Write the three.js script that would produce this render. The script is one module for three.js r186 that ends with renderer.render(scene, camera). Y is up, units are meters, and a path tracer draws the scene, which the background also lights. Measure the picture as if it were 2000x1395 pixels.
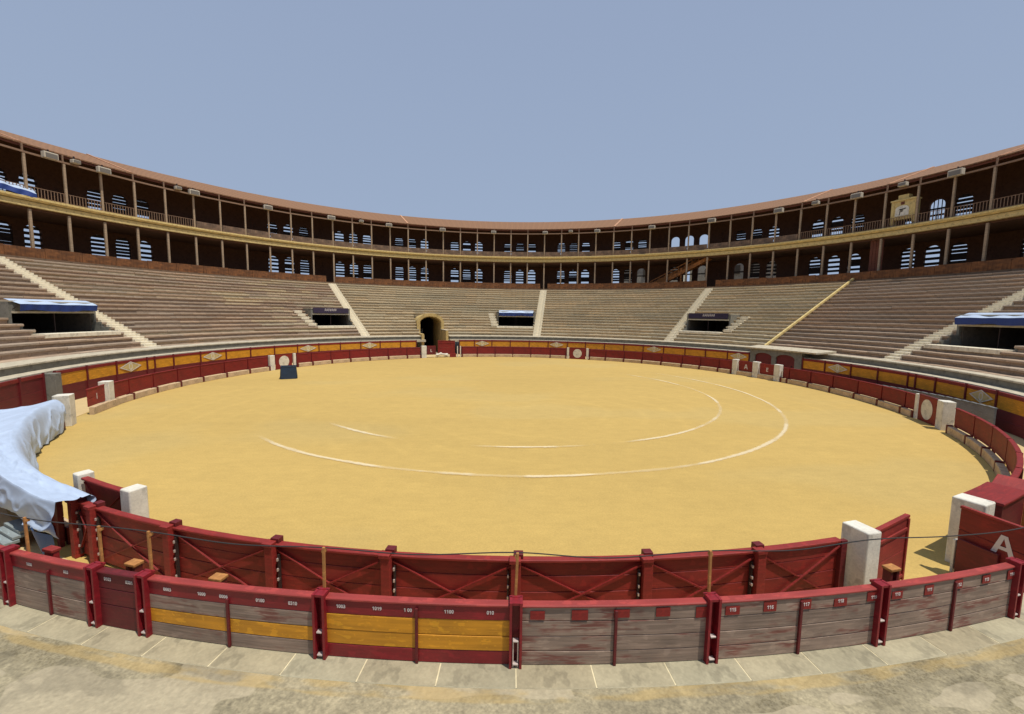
import * as THREE from 'three';
import { mergeGeometries } from 'three/addons/utils/BufferGeometryUtils.js';
import { RoundedBoxGeometry } from 'three/addons/geometries/RoundedBoxGeometry.js';
import { FontLoader } from 'three/addons/loaders/FontLoader.js';
import { TextGeometry } from 'three/addons/geometries/TextGeometry.js';

// ------------------------------------------------------------------ camera, sky, sun, exposure
const scene = new THREE.Scene();
const D2R = Math.PI / 180;
const camera = new THREE.PerspectiveCamera(79.89, 2000 / 1395, 0.1, 2000);
camera.position.set(0, 5.538, 32.865);
camera.rotation.set(-5.725 * D2R, 0.463 * D2R, 0.821 * D2R, 'YXZ');

const renderer = new THREE.WebGLRenderer({ antialias: true });
renderer.setSize(1024, 714);
renderer.toneMapping = THREE.LinearToneMapping;
renderer.toneMappingExposure = 1.15;
renderer.shadowMap.enabled = true;

{ // hazy clear sky: a pale band at the horizon turning to soft blue above
  const W = 256, H = 128, d = new Float32Array(W * H * 4);
  const hor = [0.305, 0.385, 0.520], mid = [0.262, 0.330, 0.470], zen = [0.235, 0.305, 0.46], gnd = [0.30, 0.26, 0.2];
  for (let j = 0; j < H; j++) {
    const el = (j + 0.5) / H * 180 - 90;
    const a = Math.min(1, Math.max(0, el / 32)), b = Math.min(1, Math.max(0, (el - 32) / 58));
    for (let i = 0; i < W; i++) for (let k = 0; k < 4; k++) {
      let v = k === 3 ? 1 : el < -2 ? gnd[k] : hor[k] + (mid[k] - hor[k]) * a + (zen[k] - mid[k]) * b;
      d[(j * W + i) * 4 + k] = v;
    }
  }
  const t = new THREE.DataTexture(d, W, H, THREE.RGBAFormat, THREE.FloatType);
  t.mapping = THREE.EquirectangularReflectionMapping; t.magFilter = THREE.LinearFilter; t.needsUpdate = true;
  scene.background = t; scene.environment = t;
}
const sun = new THREE.DirectionalLight(new THREE.Color(1, 0.955, 0.88), 3.5);
{
  const el = 71 * D2R, az = [0.8, 0.6];
  sun.position.set(az[0] * Math.cos(el) * 120, Math.sin(el) * 120, az[1] * Math.cos(el) * 120);
  sun.castShadow = true; sun.shadow.mapSize.set(4096, 4096);
  const sc = sun.shadow.camera; sc.left = -62; sc.right = 62; sc.top = 62; sc.bottom = -62; sc.near = 10; sc.far = 240;
  scene.add(sun); scene.add(sun.target);
}

// ------------------------------------------------------------------ random, noise
let seed = 20431;
const rnd = () => { seed = (seed * 1664525 + 1013904223) >>> 0; return seed / 4294967296; };
const rr = (a, b) => a + (b - a) * rnd();
function hash(x, y, s) { let h = (x * 374761393 + y * 668265263 + s * 974711) | 0; h = Math.imul(h ^ (h >>> 13), 1274126177); return ((h ^ (h >>> 16)) >>> 0) / 4294967296; }
const mod = (a, n) => ((a % n) + n) % n;
function vnoise(x, y, px, py, s = 1) { // tileable value noise, period px,py cells (0: none)
  const x0 = Math.floor(x), y0 = Math.floor(y), fx = x - x0, fy = y - y0;
  const ux = fx * fx * (3 - 2 * fx), uy = fy * fy * (3 - 2 * fy);
  const g = (i, j) => hash(px ? mod(i, px) : i, py ? mod(j, py) : j, s);
  const a = g(x0, y0), b = g(x0 + 1, y0), c = g(x0, y0 + 1), d = g(x0 + 1, y0 + 1);
  return a + (b - a) * ux + (c - a) * uy + (a - b - c + d) * ux * uy;
}
function fbm(x, y, px, py, oct = 4, s = 1) { let v = 0, a = 0.5, t = 0; for (let o = 0; o < oct; o++) { v += a * vnoise(x, y, px, py, s + o * 17); t += a; x *= 2; y *= 2; px *= 2; py *= 2; a *= 0.5; } return v / t; }
const clamp = (v, a = 0, b = 1) => Math.min(b, Math.max(a, v));
const sstep = (a, b, v) => { const t = clamp((v - a) / (b - a)); return t * t * (3 - 2 * t); };

// ------------------------------------------------------------------ textures and materials
function tex(w, h, fn, srgb = true, rep = [1, 1]) {
  const d = new Uint8Array(w * h * 4);
  for (let j = 0; j < h; j++) for (let i = 0; i < w; i++) {
    const c = fn(i / w, j / h, i, j), o = (j * w + i) * 4;
    d[o] = clamp(c[0]) * 255; d[o + 1] = clamp(c[1]) * 255; d[o + 2] = clamp(c[2]) * 255; d[o + 3] = c.length > 3 ? clamp(c[3]) * 255 : 255;
  }
  const t = new THREE.DataTexture(d, w, h, THREE.RGBAFormat);
  if (srgb) t.colorSpace = THREE.SRGBColorSpace;
  t.wrapS = t.wrapT = THREE.RepeatWrapping; t.magFilter = THREE.LinearFilter; t.minFilter = THREE.LinearMipmapLinearFilter; t.generateMipmaps = true;
  t.repeat.set(rep[0], rep[1]); t.needsUpdate = true; return t;
}
const gray = v => [v, v, v];
const T = {};
// mottled stone / plaster, 2 m tile
T.stone = tex(512, 512, (u, v) => { const a = fbm(u * 8, v * 8, 8, 8, 5, 3), b = fbm(u * 64, v * 64, 64, 64, 2, 9), c = sstep(0.6, 0.72, fbm(u * 14, v * 9, 14, 9, 4, 21)); const k = 0.93 + 0.16 * (a - 0.5) + 0.10 * (b - 0.5) - 0.09 * c; return [k, k * 0.99, k * 0.965]; }, true, [0.5, 0.5]);
T.stoneB = tex(512, 512, (u, v) => gray(0.5 + 0.5 * (fbm(u * 16, v * 16, 16, 16, 4, 5) - 0.5) + 0.5 * (fbm(u * 80, v * 80, 80, 80, 2, 8) - 0.5)), false, [0.5, 0.5]);
// painted wood: streaks along u, 2 m tile, dull scuffs
T.paint = tex(512, 512, (u, v) => { const s = fbm(u * 3, v * 60, 3, 60, 3, 31), m = fbm(u * 6, v * 6, 6, 6, 4, 33), sc = sstep(0.64, 0.7, fbm(u * 12, v * 36, 12, 36, 4, 37)) + 0.8 * sstep(0.72, 0.75, fbm(u * 40, v * 60, 40, 60, 3, 39)); const k = 0.86 + 0.14 * (s - 0.3) + 0.16 * (m - 0.5); return [k + 0.10 * sc, k + 0.13 * sc, k + 0.13 * sc]; }, true, [0.5, 0.5]);
T.paintB = tex(512, 512, (u, v) => gray(fbm(u * 4, v * 70, 4, 70, 3, 41)), false, [0.5, 0.5]);
// bare weathered boards with remains of red paint, 2 m tile
T.weather = tex(1024, 1024, (u, v) => {
  const g = fbm(u * 4, v * 120, 4, 120, 4, 51), m = fbm(u * 6, v * 10, 6, 10, 4, 53), red = sstep(0.5, 0.72, fbm(u * 5 + 3, v * 16, 5, 16, 4, 57)) * sstep(0.3, 0.6, fbm(u * 12, v * 110, 12, 110, 3, 58));
  const k = 0.41 + 0.14 * g + 0.16 * (m - 0.5); let c = [k * 1.12, k * 0.95, k * 0.82];
  const p = sstep(0.62, 0.74, fbm(u * 14, v * 40, 14, 40, 3, 59)); c = c.map((x, i) => x + p * [0.055, 0.05, 0.045][i]);
  return c.map((x, i) => x + (([0.40, 0.15, 0.12][i]) - x) * red * 0.55);
}, true, [0.5, 0.5]);
// sand: fine grain with raked streaks, 4 m tile
T.sand = tex(1024, 1024, (u, v) => { const a = fbm(u * 160, v * 160, 160, 160, 3, 61), b = fbm(u * 6, v * 30, 6, 30, 4, 63), c = fbm(u * 10, v * 10, 10, 10, 4, 65); const k = 0.91 + 0.1 * (a - 0.5) + 0.04 * (b - 0.5) + 0.04 * (c - 0.5); return [k * 1.02, k, k * 0.97]; }, true, [0.25, 0.25]);
T.sandB = tex(1024, 1024, (u, v) => gray(0.5 * fbm(u * 140, v * 140, 140, 140, 3, 67) + 0.5 * fbm(u * 22, v * 40, 22, 40, 4, 69)), false, [0.25, 0.25]);
// roof tiles seen from far: rows and channels, 1 m tile
T.roof = tex(512, 512, (u, v) => { const ch = 0.5 + 0.5 * Math.sin(u * Math.PI * 2 * 5), row = Math.floor(v * 3), n = hash(Math.floor(u * 5), row, 71); const a = fbm(u * 8, v * 8, 8, 8, 4, 73); const k = 0.78 + 0.1 * ch + 0.14 * (n - 0.5) + 0.2 * (a - 0.5); return [k * 1.06, k, k * 0.94]; }, true, [1, 1]);
T.rust = tex(512, 512, (u, v) => { const a = fbm(u * 6, v * 10, 6, 10, 5, 81), s = fbm(u * 26, v * 3, 26, 3, 3, 83), k = 0.5 + 0.35 * a + 0.3 * (s - 0.5); return [k * 1.05, k, k * 0.92]; }, true, [0.33, 0.5]);
T.cloth = tex(512, 512, (u, v) => { const w = 0.5 + 0.5 * Math.sin(u * 6.283 * 64) * Math.sin(v * 6.283 * 64), a = fbm(u * 5, v * 5, 5, 5, 4, 91); const k = 0.9 + 0.03 * w + 0.1 * (a - 0.5); return [k, k, k]; }, true, [0.5, 0.5]);

const srgb = (r, g, b) => new THREE.Color().setRGB(r / 255, g / 255, b / 255, THREE.SRGBColorSpace);
function mat(c, o = {}) { return new THREE.MeshStandardMaterial({ color: c, roughness: 0.85, metalness: 0, ...o }); }
const M = {
  sand: mat(srgb(206, 177, 105), { map: T.sand, bumpMap: T.sandB, bumpScale: 0.007, roughness: 1, vertexColors: true }),
  callejon: mat(srgb(214, 190, 140), { map: T.sand, bumpMap: T.sandB, bumpScale: 0.01, roughness: 1 }),
  ground: mat(srgb(150, 135, 110), { map: T.stone, roughness: 1 }),
  chalk: mat(srgb(238, 222, 184), { roughness: 1, transparent: true }),
  tier: mat(srgb(255, 255, 255), { map: T.stone, bumpMap: T.stoneB, bumpScale: 0.012, vertexColors: true, roughness: 0.95 }),
  white: mat(srgb(232, 228, 216), { map: T.stone, bumpMap: T.stoneB, bumpScale: 0.004, roughness: 0.9 }),
  whiteStair: mat(srgb(242, 232, 208), { map: T.stone, roughness: 0.92 }),
  pale: mat(srgb(200, 190, 168), { map: T.stone, roughness: 0.92 }),
  greyWall: mat(srgb(128, 126, 118), { map: T.stone, roughness: 0.9 }),
  greyScreen: mat(srgb(120, 122, 122), { map: T.paint, roughness: 0.6 }),
  estribo: mat(srgb(206, 180, 146), { map: T.stone, bumpMap: T.stoneB, bumpScale: 0.006, roughness: 0.92 }),
  barrier: mat(srgb(136, 25, 20), { map: T.paint, bumpMap: T.paintB, bumpScale: 0.002, roughness: 0.62 }),
  barrier2: mat(srgb(128, 22, 19), { map: T.paint, bumpMap: T.paintB, bumpScale: 0.002, roughness: 0.62 }),
  capRail: mat(srgb(168, 62, 54), { map: T.paint, bumpMap: T.paintB, bumpScale: 0.002, roughness: 0.6 }),
  red: mat(srgb(144, 32, 26), { map: T.paint, bumpMap: T.paintB, bumpScale: 0.002, roughness: 0.62 }),
  red2: mat(srgb(136, 29, 24), { map: T.paint, bumpMap: T.paintB, bumpScale: 0.002, roughness: 0.62 }),
  red3: mat(srgb(150, 41, 33), { map: T.paint, bumpMap: T.paintB, bumpScale: 0.002, roughness: 0.66 }),
  crimson: mat(srgb(142, 24, 34), { map: T.paint, bumpMap: T.paintB, bumpScale: 0.0015, roughness: 0.5 }),
  darkRed: mat(srgb(108, 22, 26), { map: T.paint, bumpMap: T.paintB, bumpScale: 0.002, roughness: 0.6 }),
  yellow: mat(srgb(220, 150, 30), { map: T.paint, bumpMap: T.paintB, bumpScale: 0.002, roughness: 0.6 }),
  weather: mat(srgb(255, 255, 255), { map: T.weather, bumpMap: T.paintB, bumpScale: 0.003, roughness: 0.75 }),
  bolt: mat(srgb(205, 190, 180), { roughness: 0.5, metalness: 0.4 }),
  iron: mat(srgb(60, 45, 42), { roughness: 0.6, metalness: 0.3 }),
  ochre: mat(srgb(188, 128, 68), { map: T.paint, bumpMap: T.paintB, bumpScale: 0.002, roughness: 0.8 }),
  rope: mat(srgb(52, 48, 46), { roughness: 0.9 }),
  numeral: mat(srgb(208, 196, 188), { roughness: 0.8 }),
  slab: mat(srgb(196, 186, 158), { map: T.stone, bumpMap: T.stoneB, bumpScale: 0.004, roughness: 0.85, vertexColors: true }),
  mortar: mat(srgb(226, 214, 178), { map: T.stone, roughness: 0.95 }),
  post: mat(srgb(178, 152, 122), { map: T.paint, roughness: 0.7 }),
  beam: mat(srgb(150, 118, 92), { map: T.paint, roughness: 0.7 }),
  fascia: mat(srgb(230, 204, 136), { map: T.stone, roughness: 0.85 }),
  fasciaLow: mat(srgb(222, 198, 136), { map: T.stone, roughness: 0.85 }),
  roof: mat(srgb(146, 112, 82), { map: T.roof, roughness: 0.92 }),
  ridge: mat(srgb(206, 156, 122), { map: T.stone, roughness: 0.9 }),
  soffit: mat(srgb(118, 68, 50), { map: T.paint, roughness: 0.9 }),
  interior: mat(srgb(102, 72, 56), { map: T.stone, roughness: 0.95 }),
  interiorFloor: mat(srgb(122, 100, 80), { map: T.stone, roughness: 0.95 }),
  parapet: mat(srgb(158, 106, 62), { map: T.rust, roughness: 0.8 }),
  parapetUp: mat(srgb(158, 132, 112), { map: T.rust, roughness: 0.6 }),
  slat: mat(srgb(64, 52, 46), { map: T.paint, roughness: 0.8 }),
  pane: new THREE.MeshPhysicalMaterial({ color: srgb(235, 240, 245), roughness: 0.25, transmission: 1, thickness: 0, ior: 1.3 }),
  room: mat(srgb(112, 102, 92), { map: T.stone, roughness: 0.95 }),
  dark: mat(srgb(26, 20, 20), { roughness: 0.95 }),
  purple: mat(srgb(48, 32, 58), { map: T.cloth, roughness: 0.7 }),
  blue: mat(srgb(34, 62, 132), { map: T.cloth, roughness: 0.7 }),
  clothWhite: mat(srgb(194, 210, 232), { map: T.cloth, roughness: 0.6, side: THREE.DoubleSide }),
  clothBlue: mat(srgb(26, 84, 150), { map: T.cloth, roughness: 0.55, side: THREE.DoubleSide }),
  archStone: mat(srgb(206, 180, 120), { map: T.stone, roughness: 0.9 }),
  cream: mat(srgb(222, 198, 134), { map: T.stone, roughness: 0.85 }),
  lamp: mat(srgb(196, 184, 162), { roughness: 0.6 }),
  lampGlass: mat(srgb(120, 112, 100), { roughness: 0.3 }),
  crate: mat(srgb(30, 52, 76), { map: T.paint, roughness: 0.55 }),
  emblem: mat(srgb(226, 220, 206), { map: T.stone, roughness: 0.8 }),
  stairWood: mat(srgb(206, 140, 76), { map: T.rust, roughness: 0.8 }),
  plank: mat(srgb(150, 160, 160), { map: T.paint, roughness: 0.7 }),
};

// ------------------------------------------------------------------ geometry helpers
const CA = [-0.14, 1.65], CB = [-0.26, 0.80], CG = [-0.65, 0.84]; // centres of sand ring, front row, gallery
const P = (c, R, deg, y = 0) => new THREE.Vector3(c[0] + R * Math.sin(deg * D2R), y, c[1] - R * Math.cos(deg * D2R));
// sweep a closed (r,y) polygon along an arc; uv in metres; jit = per-vertex radial/height offsets; col = vertex colour
function arc(c, prof, d0, d1, seg, col) {
  if (!seg) seg = Math.max(1, Math.ceil(Math.abs(d1 - d0) / 1.9));
  const pos = [], nor = [], uv = [], idx = [], cl = []; const n = prof.length;
  let area = 0; for (let i = 0; i < n; i++) { const a = prof[i], b = prof[(i + 1) % n]; area += a[0] * b[1] - b[0] * a[1]; }
  const pr = area > 0 ? prof : prof.slice().reverse();
  let per = 0;
  for (let e = 0; e < n; e++) {
    const a = pr[e], b = pr[(e + 1) % n]; const dx = b[0] - a[0], dy = b[1] - a[1], L = Math.hypot(dx, dy); if (L < 1e-6) continue;
    const nr = dy / L, ny = -dx / L, base = pos.length / 3;
    for (let s = 0; s <= seg; s++) {
      const th = (d0 + (d1 - d0) * s / seg) * D2R, sn = Math.sin(th), cs = Math.cos(th), U = th * (a[0] + b[0]) / 2;
      for (const [q, vv] of [[a, per], [b, per + L]]) { pos.push(c[0] + q[0] * sn, q[1], c[1] - q[0] * cs); nor.push(nr * sn, ny, -nr * cs); uv.push(U, vv); if (col) cl.push(...col); }
    }
    for (let s = 0; s < seg; s++) { const k = base + s * 2; idx.push(k, k + 1, k + 2, k + 1, k + 3, k + 2); }
    per += L;
  }
  const tri = THREE.ShapeUtils.triangulateShape(pr.map(p => new THREE.Vector2(p[0], p[1])), []);
  for (const [d, sg] of [[d0, -1], [d1, 1]]) {
    const th = d * D2R, sn = Math.sin(th), cs = Math.cos(th), base = pos.length / 3;
    for (const q of pr) { pos.push(c[0] + q[0] * sn, q[1], c[1] - q[0] * cs); nor.push(cs * sg, 0, sn * sg); uv.push(q[0], q[1]); if (col) cl.push(...col); }
    for (const t of tri) sg < 0 ? idx.push(base + t[0], base + t[2], base + t[1]) : idx.push(base + t[0], base + t[1], base + t[2]);
  }
  const g = new THREE.BufferGeometry();
  g.setAttribute('position', new THREE.Float32BufferAttribute(pos, 3)); g.setAttribute('normal', new THREE.Float32BufferAttribute(nor, 3)); g.setAttribute('uv', new THREE.Float32BufferAttribute(uv, 2));
  if (col) g.setAttribute('color', new THREE.Float32BufferAttribute(cl, 3));
  g.setIndex(idx);
  // make sure the winding agrees with the normals
  const p = g.attributes.position, nn = g.attributes.normal, A = new THREE.Vector3(), B = new THREE.Vector3(), C = new THREE.Vector3(), N = new THREE.Vector3();
  for (let i = 0; i < idx.length; i += 3) {
    A.fromBufferAttribute(p, idx[i]); B.fromBufferAttribute(p, idx[i + 1]); C.fromBufferAttribute(p, idx[i + 2]); N.fromBufferAttribute(nn, idx[i]);
    if (B.sub(A).cross(C.sub(A)).dot(N) < 0) { const t = idx[i + 1]; idx[i + 1] = idx[i + 2]; idx[i + 2] = t; }
  }
  g.setIndex(idx); return g;
}
const abox = (c, r0, r1, y0, y1, d0, d1, seg, col) => arc(c, [[r0, y0], [r1, y0], [r1, y1], [r0, y1]], d0, d1, seg, col);
// chamfered board on an arc
const cbox = (c, r0, r1, y0, y1, d0, d1, b = 0.008, seg) => arc(c, [[r0 + b, y0], [r1 - b, y0], [r1, y0 + b], [r1, y1 - b], [r1 - b, y1], [r0 + b, y1], [r0, y1 - b], [r0, y0 + b]], d0, d1, seg);
function boxUV(g, w, h, d) { // uv of a box in metres
  const n = g.attributes.normal, p = g.attributes.position, u = g.attributes.uv;
  for (let i = 0; i < p.count; i++) { const ax = Math.abs(n.getX(i)), ay = Math.abs(n.getY(i)), az = Math.abs(n.getZ(i));
    if (ax > ay && ax > az) u.setXY(i, p.getZ(i), p.getY(i)); else if (ay > az) u.setXY(i, p.getX(i), p.getZ(i)); else u.setXY(i, p.getX(i), p.getY(i)); }
  return g;
}
const box = (w, h, d) => boxUV(new THREE.BoxGeometry(w, h, d));
const rbox = (w, h, d, r = 0.02, s = 2) => boxUV(new RoundedBoxGeometry(w, h, d, s, r));
// box standing on the ring: local x along the ring, z toward the centre; returns world geometry
function tbox(c, R, deg, y0, w, h, d, o = {}) {
  const g = o.round ? rbox(w, h, d, o.round) : box(w, h, d);
  if (o.tilt) g.rotateZ(o.tilt); if (o.lean) g.rotateX(o.lean); if (o.turn) g.rotateY(o.turn);
  const p = P(c, R, deg, y0 + h / 2); return g.rotateY(-deg * D2R).translate(p.x, p.y, p.z);
}
function bar(a, b, w, d = w, up) { // square bar between two points
  const L = a.distanceTo(b), g = box(w, L, d), m = new THREE.Matrix4(), y = b.clone().sub(a).normalize();
  const x = new THREE.Vector3().crossVectors(y, up || (Math.abs(y.y) > 0.95 ? new THREE.Vector3(0, 0, 1) : new THREE.Vector3(0, 1, 0))).normalize(), z = new THREE.Vector3().crossVectors(x, y);
  m.makeBasis(x, y, z).setPosition(a.clone().add(b).multiplyScalar(0.5)); return g.applyMatrix4(m);
}
function merge(gs) { if (gs.length === 1) return gs[0]; if (gs.some(g => !g.index) && gs.some(g => g.index)) gs = gs.map(g => g.index ? g.toNonIndexed() : g); return mergeGeometries(gs); }
const used = {};
function numbered(n) { if (!(n in used)) { used[n] = 0; return n; } used[n]++; return n + '_' + String(used[n]).padStart(3, '0'); }
function thing(name, label, category, base, group) {
  const g = new THREE.Group(); g.name = numbered(name); g.position.copy(base || new THREE.Vector3()); g.userData = { label, category };
  if (group) g.userData.group = group; scene.add(g); return g;
}
function mesh(name, geo, m) { const o = new THREE.Mesh(geo, m); o.name = name; o.castShadow = o.receiveShadow = true; return o; }
const baseOf = new WeakMap();
// add a part whose geometry is in world coordinates
function part(parent, name, geo, m) {
  const b = baseOf.get(parent) || parent.position; if (Array.isArray(geo)) geo = merge(geo);
  geo.translate(-b.x, -b.y, -b.z); const o = mesh(name, geo, m); baseOf.set(o, b); parent.add(o); return o;
}
// add a part sharing a geometry, placed in world coordinates on the ring
function put(parent, name, geo, m, pos, ry = 0) { const b = parent.position, o = mesh(name, geo, m); o.position.copy(pos).sub(b); o.rotation.y = ry; parent.add(o); return o; }
function single(name, geo, m, label, category, group) { // one-mesh thing, geometry in world coordinates, moved to its base
  if (Array.isArray(geo)) geo = merge(geo); geo.computeBoundingBox(); const bb = geo.boundingBox, b = new THREE.Vector3((bb.min.x + bb.max.x) / 2, bb.min.y, (bb.min.z + bb.max.z) / 2);
  geo.translate(-b.x, -b.y, -b.z); const o = mesh(numbered(name), geo, m); o.position.copy(b); o.userData = { label, category }; if (group) o.userData.group = group; scene.add(o); return o;
}
function structure(name, geo, m) { const o = mesh(numbered(name), geo, m); o.userData = { kind: 'structure' }; scene.add(o); return o; }
const font = await new FontLoader().loadAsync('fonts/droid/droid_sans_bold.typeface.json');
function text(str, size) { const g = new TextGeometry(str, { font, size, depth: 0.003, curveSegments: 2, bevelEnabled: false }); g.computeBoundingBox(); const b = g.boundingBox; g.translate(-(b.max.x + b.min.x) / 2, -(b.max.y + b.min.y) / 2, 0); return g; }

// ------------------------------------------------------------------ the ground
{
  const g = new THREE.RingGeometry(23.4, 900, 96, 6); g.rotateX(-Math.PI / 2).translate(CA[0], -0.03, CA[1]);
  const u = g.attributes.uv, p = g.attributes.position; for (let i = 0; i < p.count; i++) u.setXY(i, p.getX(i), p.getZ(i));
  structure('ground', g, M.ground);
}
{ // sand disc, slightly uneven, tone varied in broad trampled patches
  const NR = 200, NT = 420, pos = [], uv = [], col = [], idx = [];
  for (let i = 0; i <= NR; i++) for (let j = 0; j <= NT; j++) {
    const r = 24.4 * Math.sqrt(i / NR), t = j / NT * Math.PI * 2, x = CA[0] + r * Math.sin(t), z = CA[1] - r * Math.cos(t);
    const h = 0.022 * (fbm(x * 0.5 + 90, z * 0.9 + 40, 0, 0, 4, 101) - 0.5) + 0.03 * (fbm(x * 0.12 + 9, z * 0.12 + 4, 0, 0, 2, 103) - 0.5);
    pos.push(x, h, z); uv.push(x, z);
    const a = fbm(x * 0.09 + 20, z * 0.16 + 30, 0, 0, 4, 105), b = fbm(x * 0.5 + 20, z * 1.2 + 30, 0, 0, 4, 107), gr = sstep(0.52, 0.7, fbm(x * 0.13 + 50, z * 0.22 + 60, 0, 0, 3, 109));
    const rd = Math.hypot(x - 2, z - 9), rk = Math.pow(Math.abs(Math.sin(rd * 1.9 + 2.5 * fbm(x * 0.2 + 7, z * 0.2 + 3, 0, 0, 2, 113))), 24) * sstep(0.5, 0.66, fbm(x * 0.16 + 80, z * 0.2 + 13, 0, 0, 3, 115));
    const k = 0.955 + 0.13 * (a - 0.5) + 0.07 * (b - 0.5) + 0.045 * rk; col.push(k * (1 - 0.02 * gr), k * (0.99 + 0.01 * gr), k * (0.95 + 0.1 * gr));
  }
  for (let i = 0; i < NR; i++) for (let j = 0; j < NT; j++) { const a = i * (NT + 1) + j, b = a + NT + 1; idx.push(a, a + 1, b, a + 1, b + 1, b); }
  const g = new THREE.BufferGeometry(); g.setAttribute('position', new THREE.Float32BufferAttribute(pos, 3)); g.setAttribute('uv', new THREE.Float32BufferAttribute(uv, 2)); g.setAttribute('color', new THREE.Float32BufferAttribute(col, 3)); g.setIndex(idx); g.computeVertexNormals();
  if (g.attributes.normal.getY(500) < 0) { for (let i = 0; i < idx.length; i += 3) { const t = idx[i]; idx[i] = idx[i + 1]; idx[i + 1] = t; } g.setIndex(idx); g.computeVertexNormals(); }
  structure('arena_sand', g, M.sand);
}
structure('passage_floor', abox(CA, 24.4, 27.6, -0.02, 0.02, -180, 180, 120), M.callejon);
{ // two chalk circles, scuffed away in places
  const line = (R, c, arcs, name, s) => {
    const pos = [], uv = [], nor = [], idx = []; const N = 340, K = 4;
    for (const [a0, a1] of arcs) {
      const n = Math.ceil(N * (a1 - a0) / 360 * 2), base = pos.length / 3;
      for (let i = 0; i <= n; i++) { const d = a0 + (a1 - a0) * i / n, w = 0.12 * (0.85 + 0.4 * (fbm(d * 0.4, 3, 0, 0, 3, s) - 0.5)), wob = 0.10 * (fbm(d * 0.09, 7, 0, 0, 3, s + 5) - 0.5);
        for (let k = 0; k <= K; k++) { const q = P(c, R + wob + (k / K * 2 - 1) * w * 1.5, d, 0.024); pos.push(q.x, q.y, q.z); nor.push(0, 1, 0); uv.push(d / 360, k / K); } }
      for (let i = 0; i < n; i++) for (let k = 0; k < K; k++) { const a = base + i * (K + 1) + k, b = a + K + 1; idx.push(a, b, a + 1, a + 1, b, b + 1); }
    }
    const g = new THREE.BufferGeometry(); g.setAttribute('position', new THREE.Float32BufferAttribute(pos, 3)); g.setAttribute('normal', new THREE.Float32BufferAttribute(nor, 3)); g.setAttribute('uv', new THREE.Float32BufferAttribute(uv, 2)); g.setIndex(idx);
    const al = tex(2048, 32, (u, v) => { const d = u * 360, e = 1 - Math.abs(v * 2 - 1); let a = sstep(0.1, 0.75, e + 0.5 * (fbm(u * 900, v * 4, 0, 0, 3, s) - 0.5)); a *= 0.35 + 0.65 * sstep(0.3, 0.55, fbm(u * 60, 1, 0, 0, 3, s + 9));
      for (const [p0, p1] of arcs) if (d >= mod(p0, 360) - 0.01 || true) { const x = mod(d - p0, 360), L = p1 - p0; if (x <= L) a *= sstep(0, 9, x) * sstep(0, 9, L - x); } return gray(a * 0.62); }, false);
    const m = M.chalk.clone(); m.alphaMap = al; m.opacity = 1; return structure(name, g, m);
  };
  line(17.06, CA, [[52, 222]], 'chalk_circle', 201);
  line(13.84, CA, [[48, 161], [165, 188], [200, 222]], 'chalk_circle', 301);
}

// ------------------------------------------------------------------ stands
const ROWS = 20, r_ = i => 29.2 + 0.74 * i, y_ = i => 2.5 + 0.385 * i;
const stairW = 1.15;
const stairs = [-84.55, -39.35, 7.1, 42.3, 88.15];
const boxes = [[-96.0, -86.2], [-48.8, -40.75], [-3.5, 5.75], [43.8, 52.6], [90.1, 99.5]], RF = 33.5; // RF: front face of the boxes
const ARCH = [-24.6, -19.2];
const cut = [...boxes.map(b => [b[0], b[1], 4, 8]), [ARCH[0] - 0.35, ARCH[1] + 0.35, 0, 7]];
const stairHalf = R => stairW / 2 / R / D2R;
function rowIntervals(i, a, b) { // angular spans of row i inside [a,b] after cutting openings
  let L = [[a, b]];
  for (const [p, q, i0, i1] of cut) if (i >= i0 && i <= i1) L = L.flatMap(([s, e]) => q <= s || p >= e ? [[s, e]] : [[s, p], [q, e]].filter(x => x[1] - x[0] > 0.2));
  return L;
}
const tone = (deg, i) => { // olive-buff stone in the middle sectors, brown stone beyond; tints vary block by block
  const n = rnd(), m = rnd(), side = deg > 65 || deg < -62 || (deg < -40 && rnd() < 0.5) ? 1 : 0; // two kinds of stone
  const a = [0.56, 0.46, 0.31], b = [0.44, 0.33, 0.24], k = 0.86 + 0.28 * n; return [0, 1, 2].map(q => (a[q] + (b[q] - a[q]) * side) * k * (1 + (m - 0.5) * 0.1 * (q - 1)));
};
const sectors = [[-158, -84.55, 'brown stone seating beyond the left white staircase'], [-84.55, -39.35, 'brown stone seating between the left staircase and the purple bannered box'], [-39.35, 7.1, 'stone seating around the arched tunnel doorway'], [7.1, 42.3, 'stone seating right of the central white staircase'], [42.3, 65.0, 'stone seating between the right white staircase and the cream diagonal kerb'], [65.0, 88.15, 'brown stone seating right of the cream diagonal kerb'], [88.15, 158, 'brown stone seating around the blue awning at the right edge']];
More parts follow.
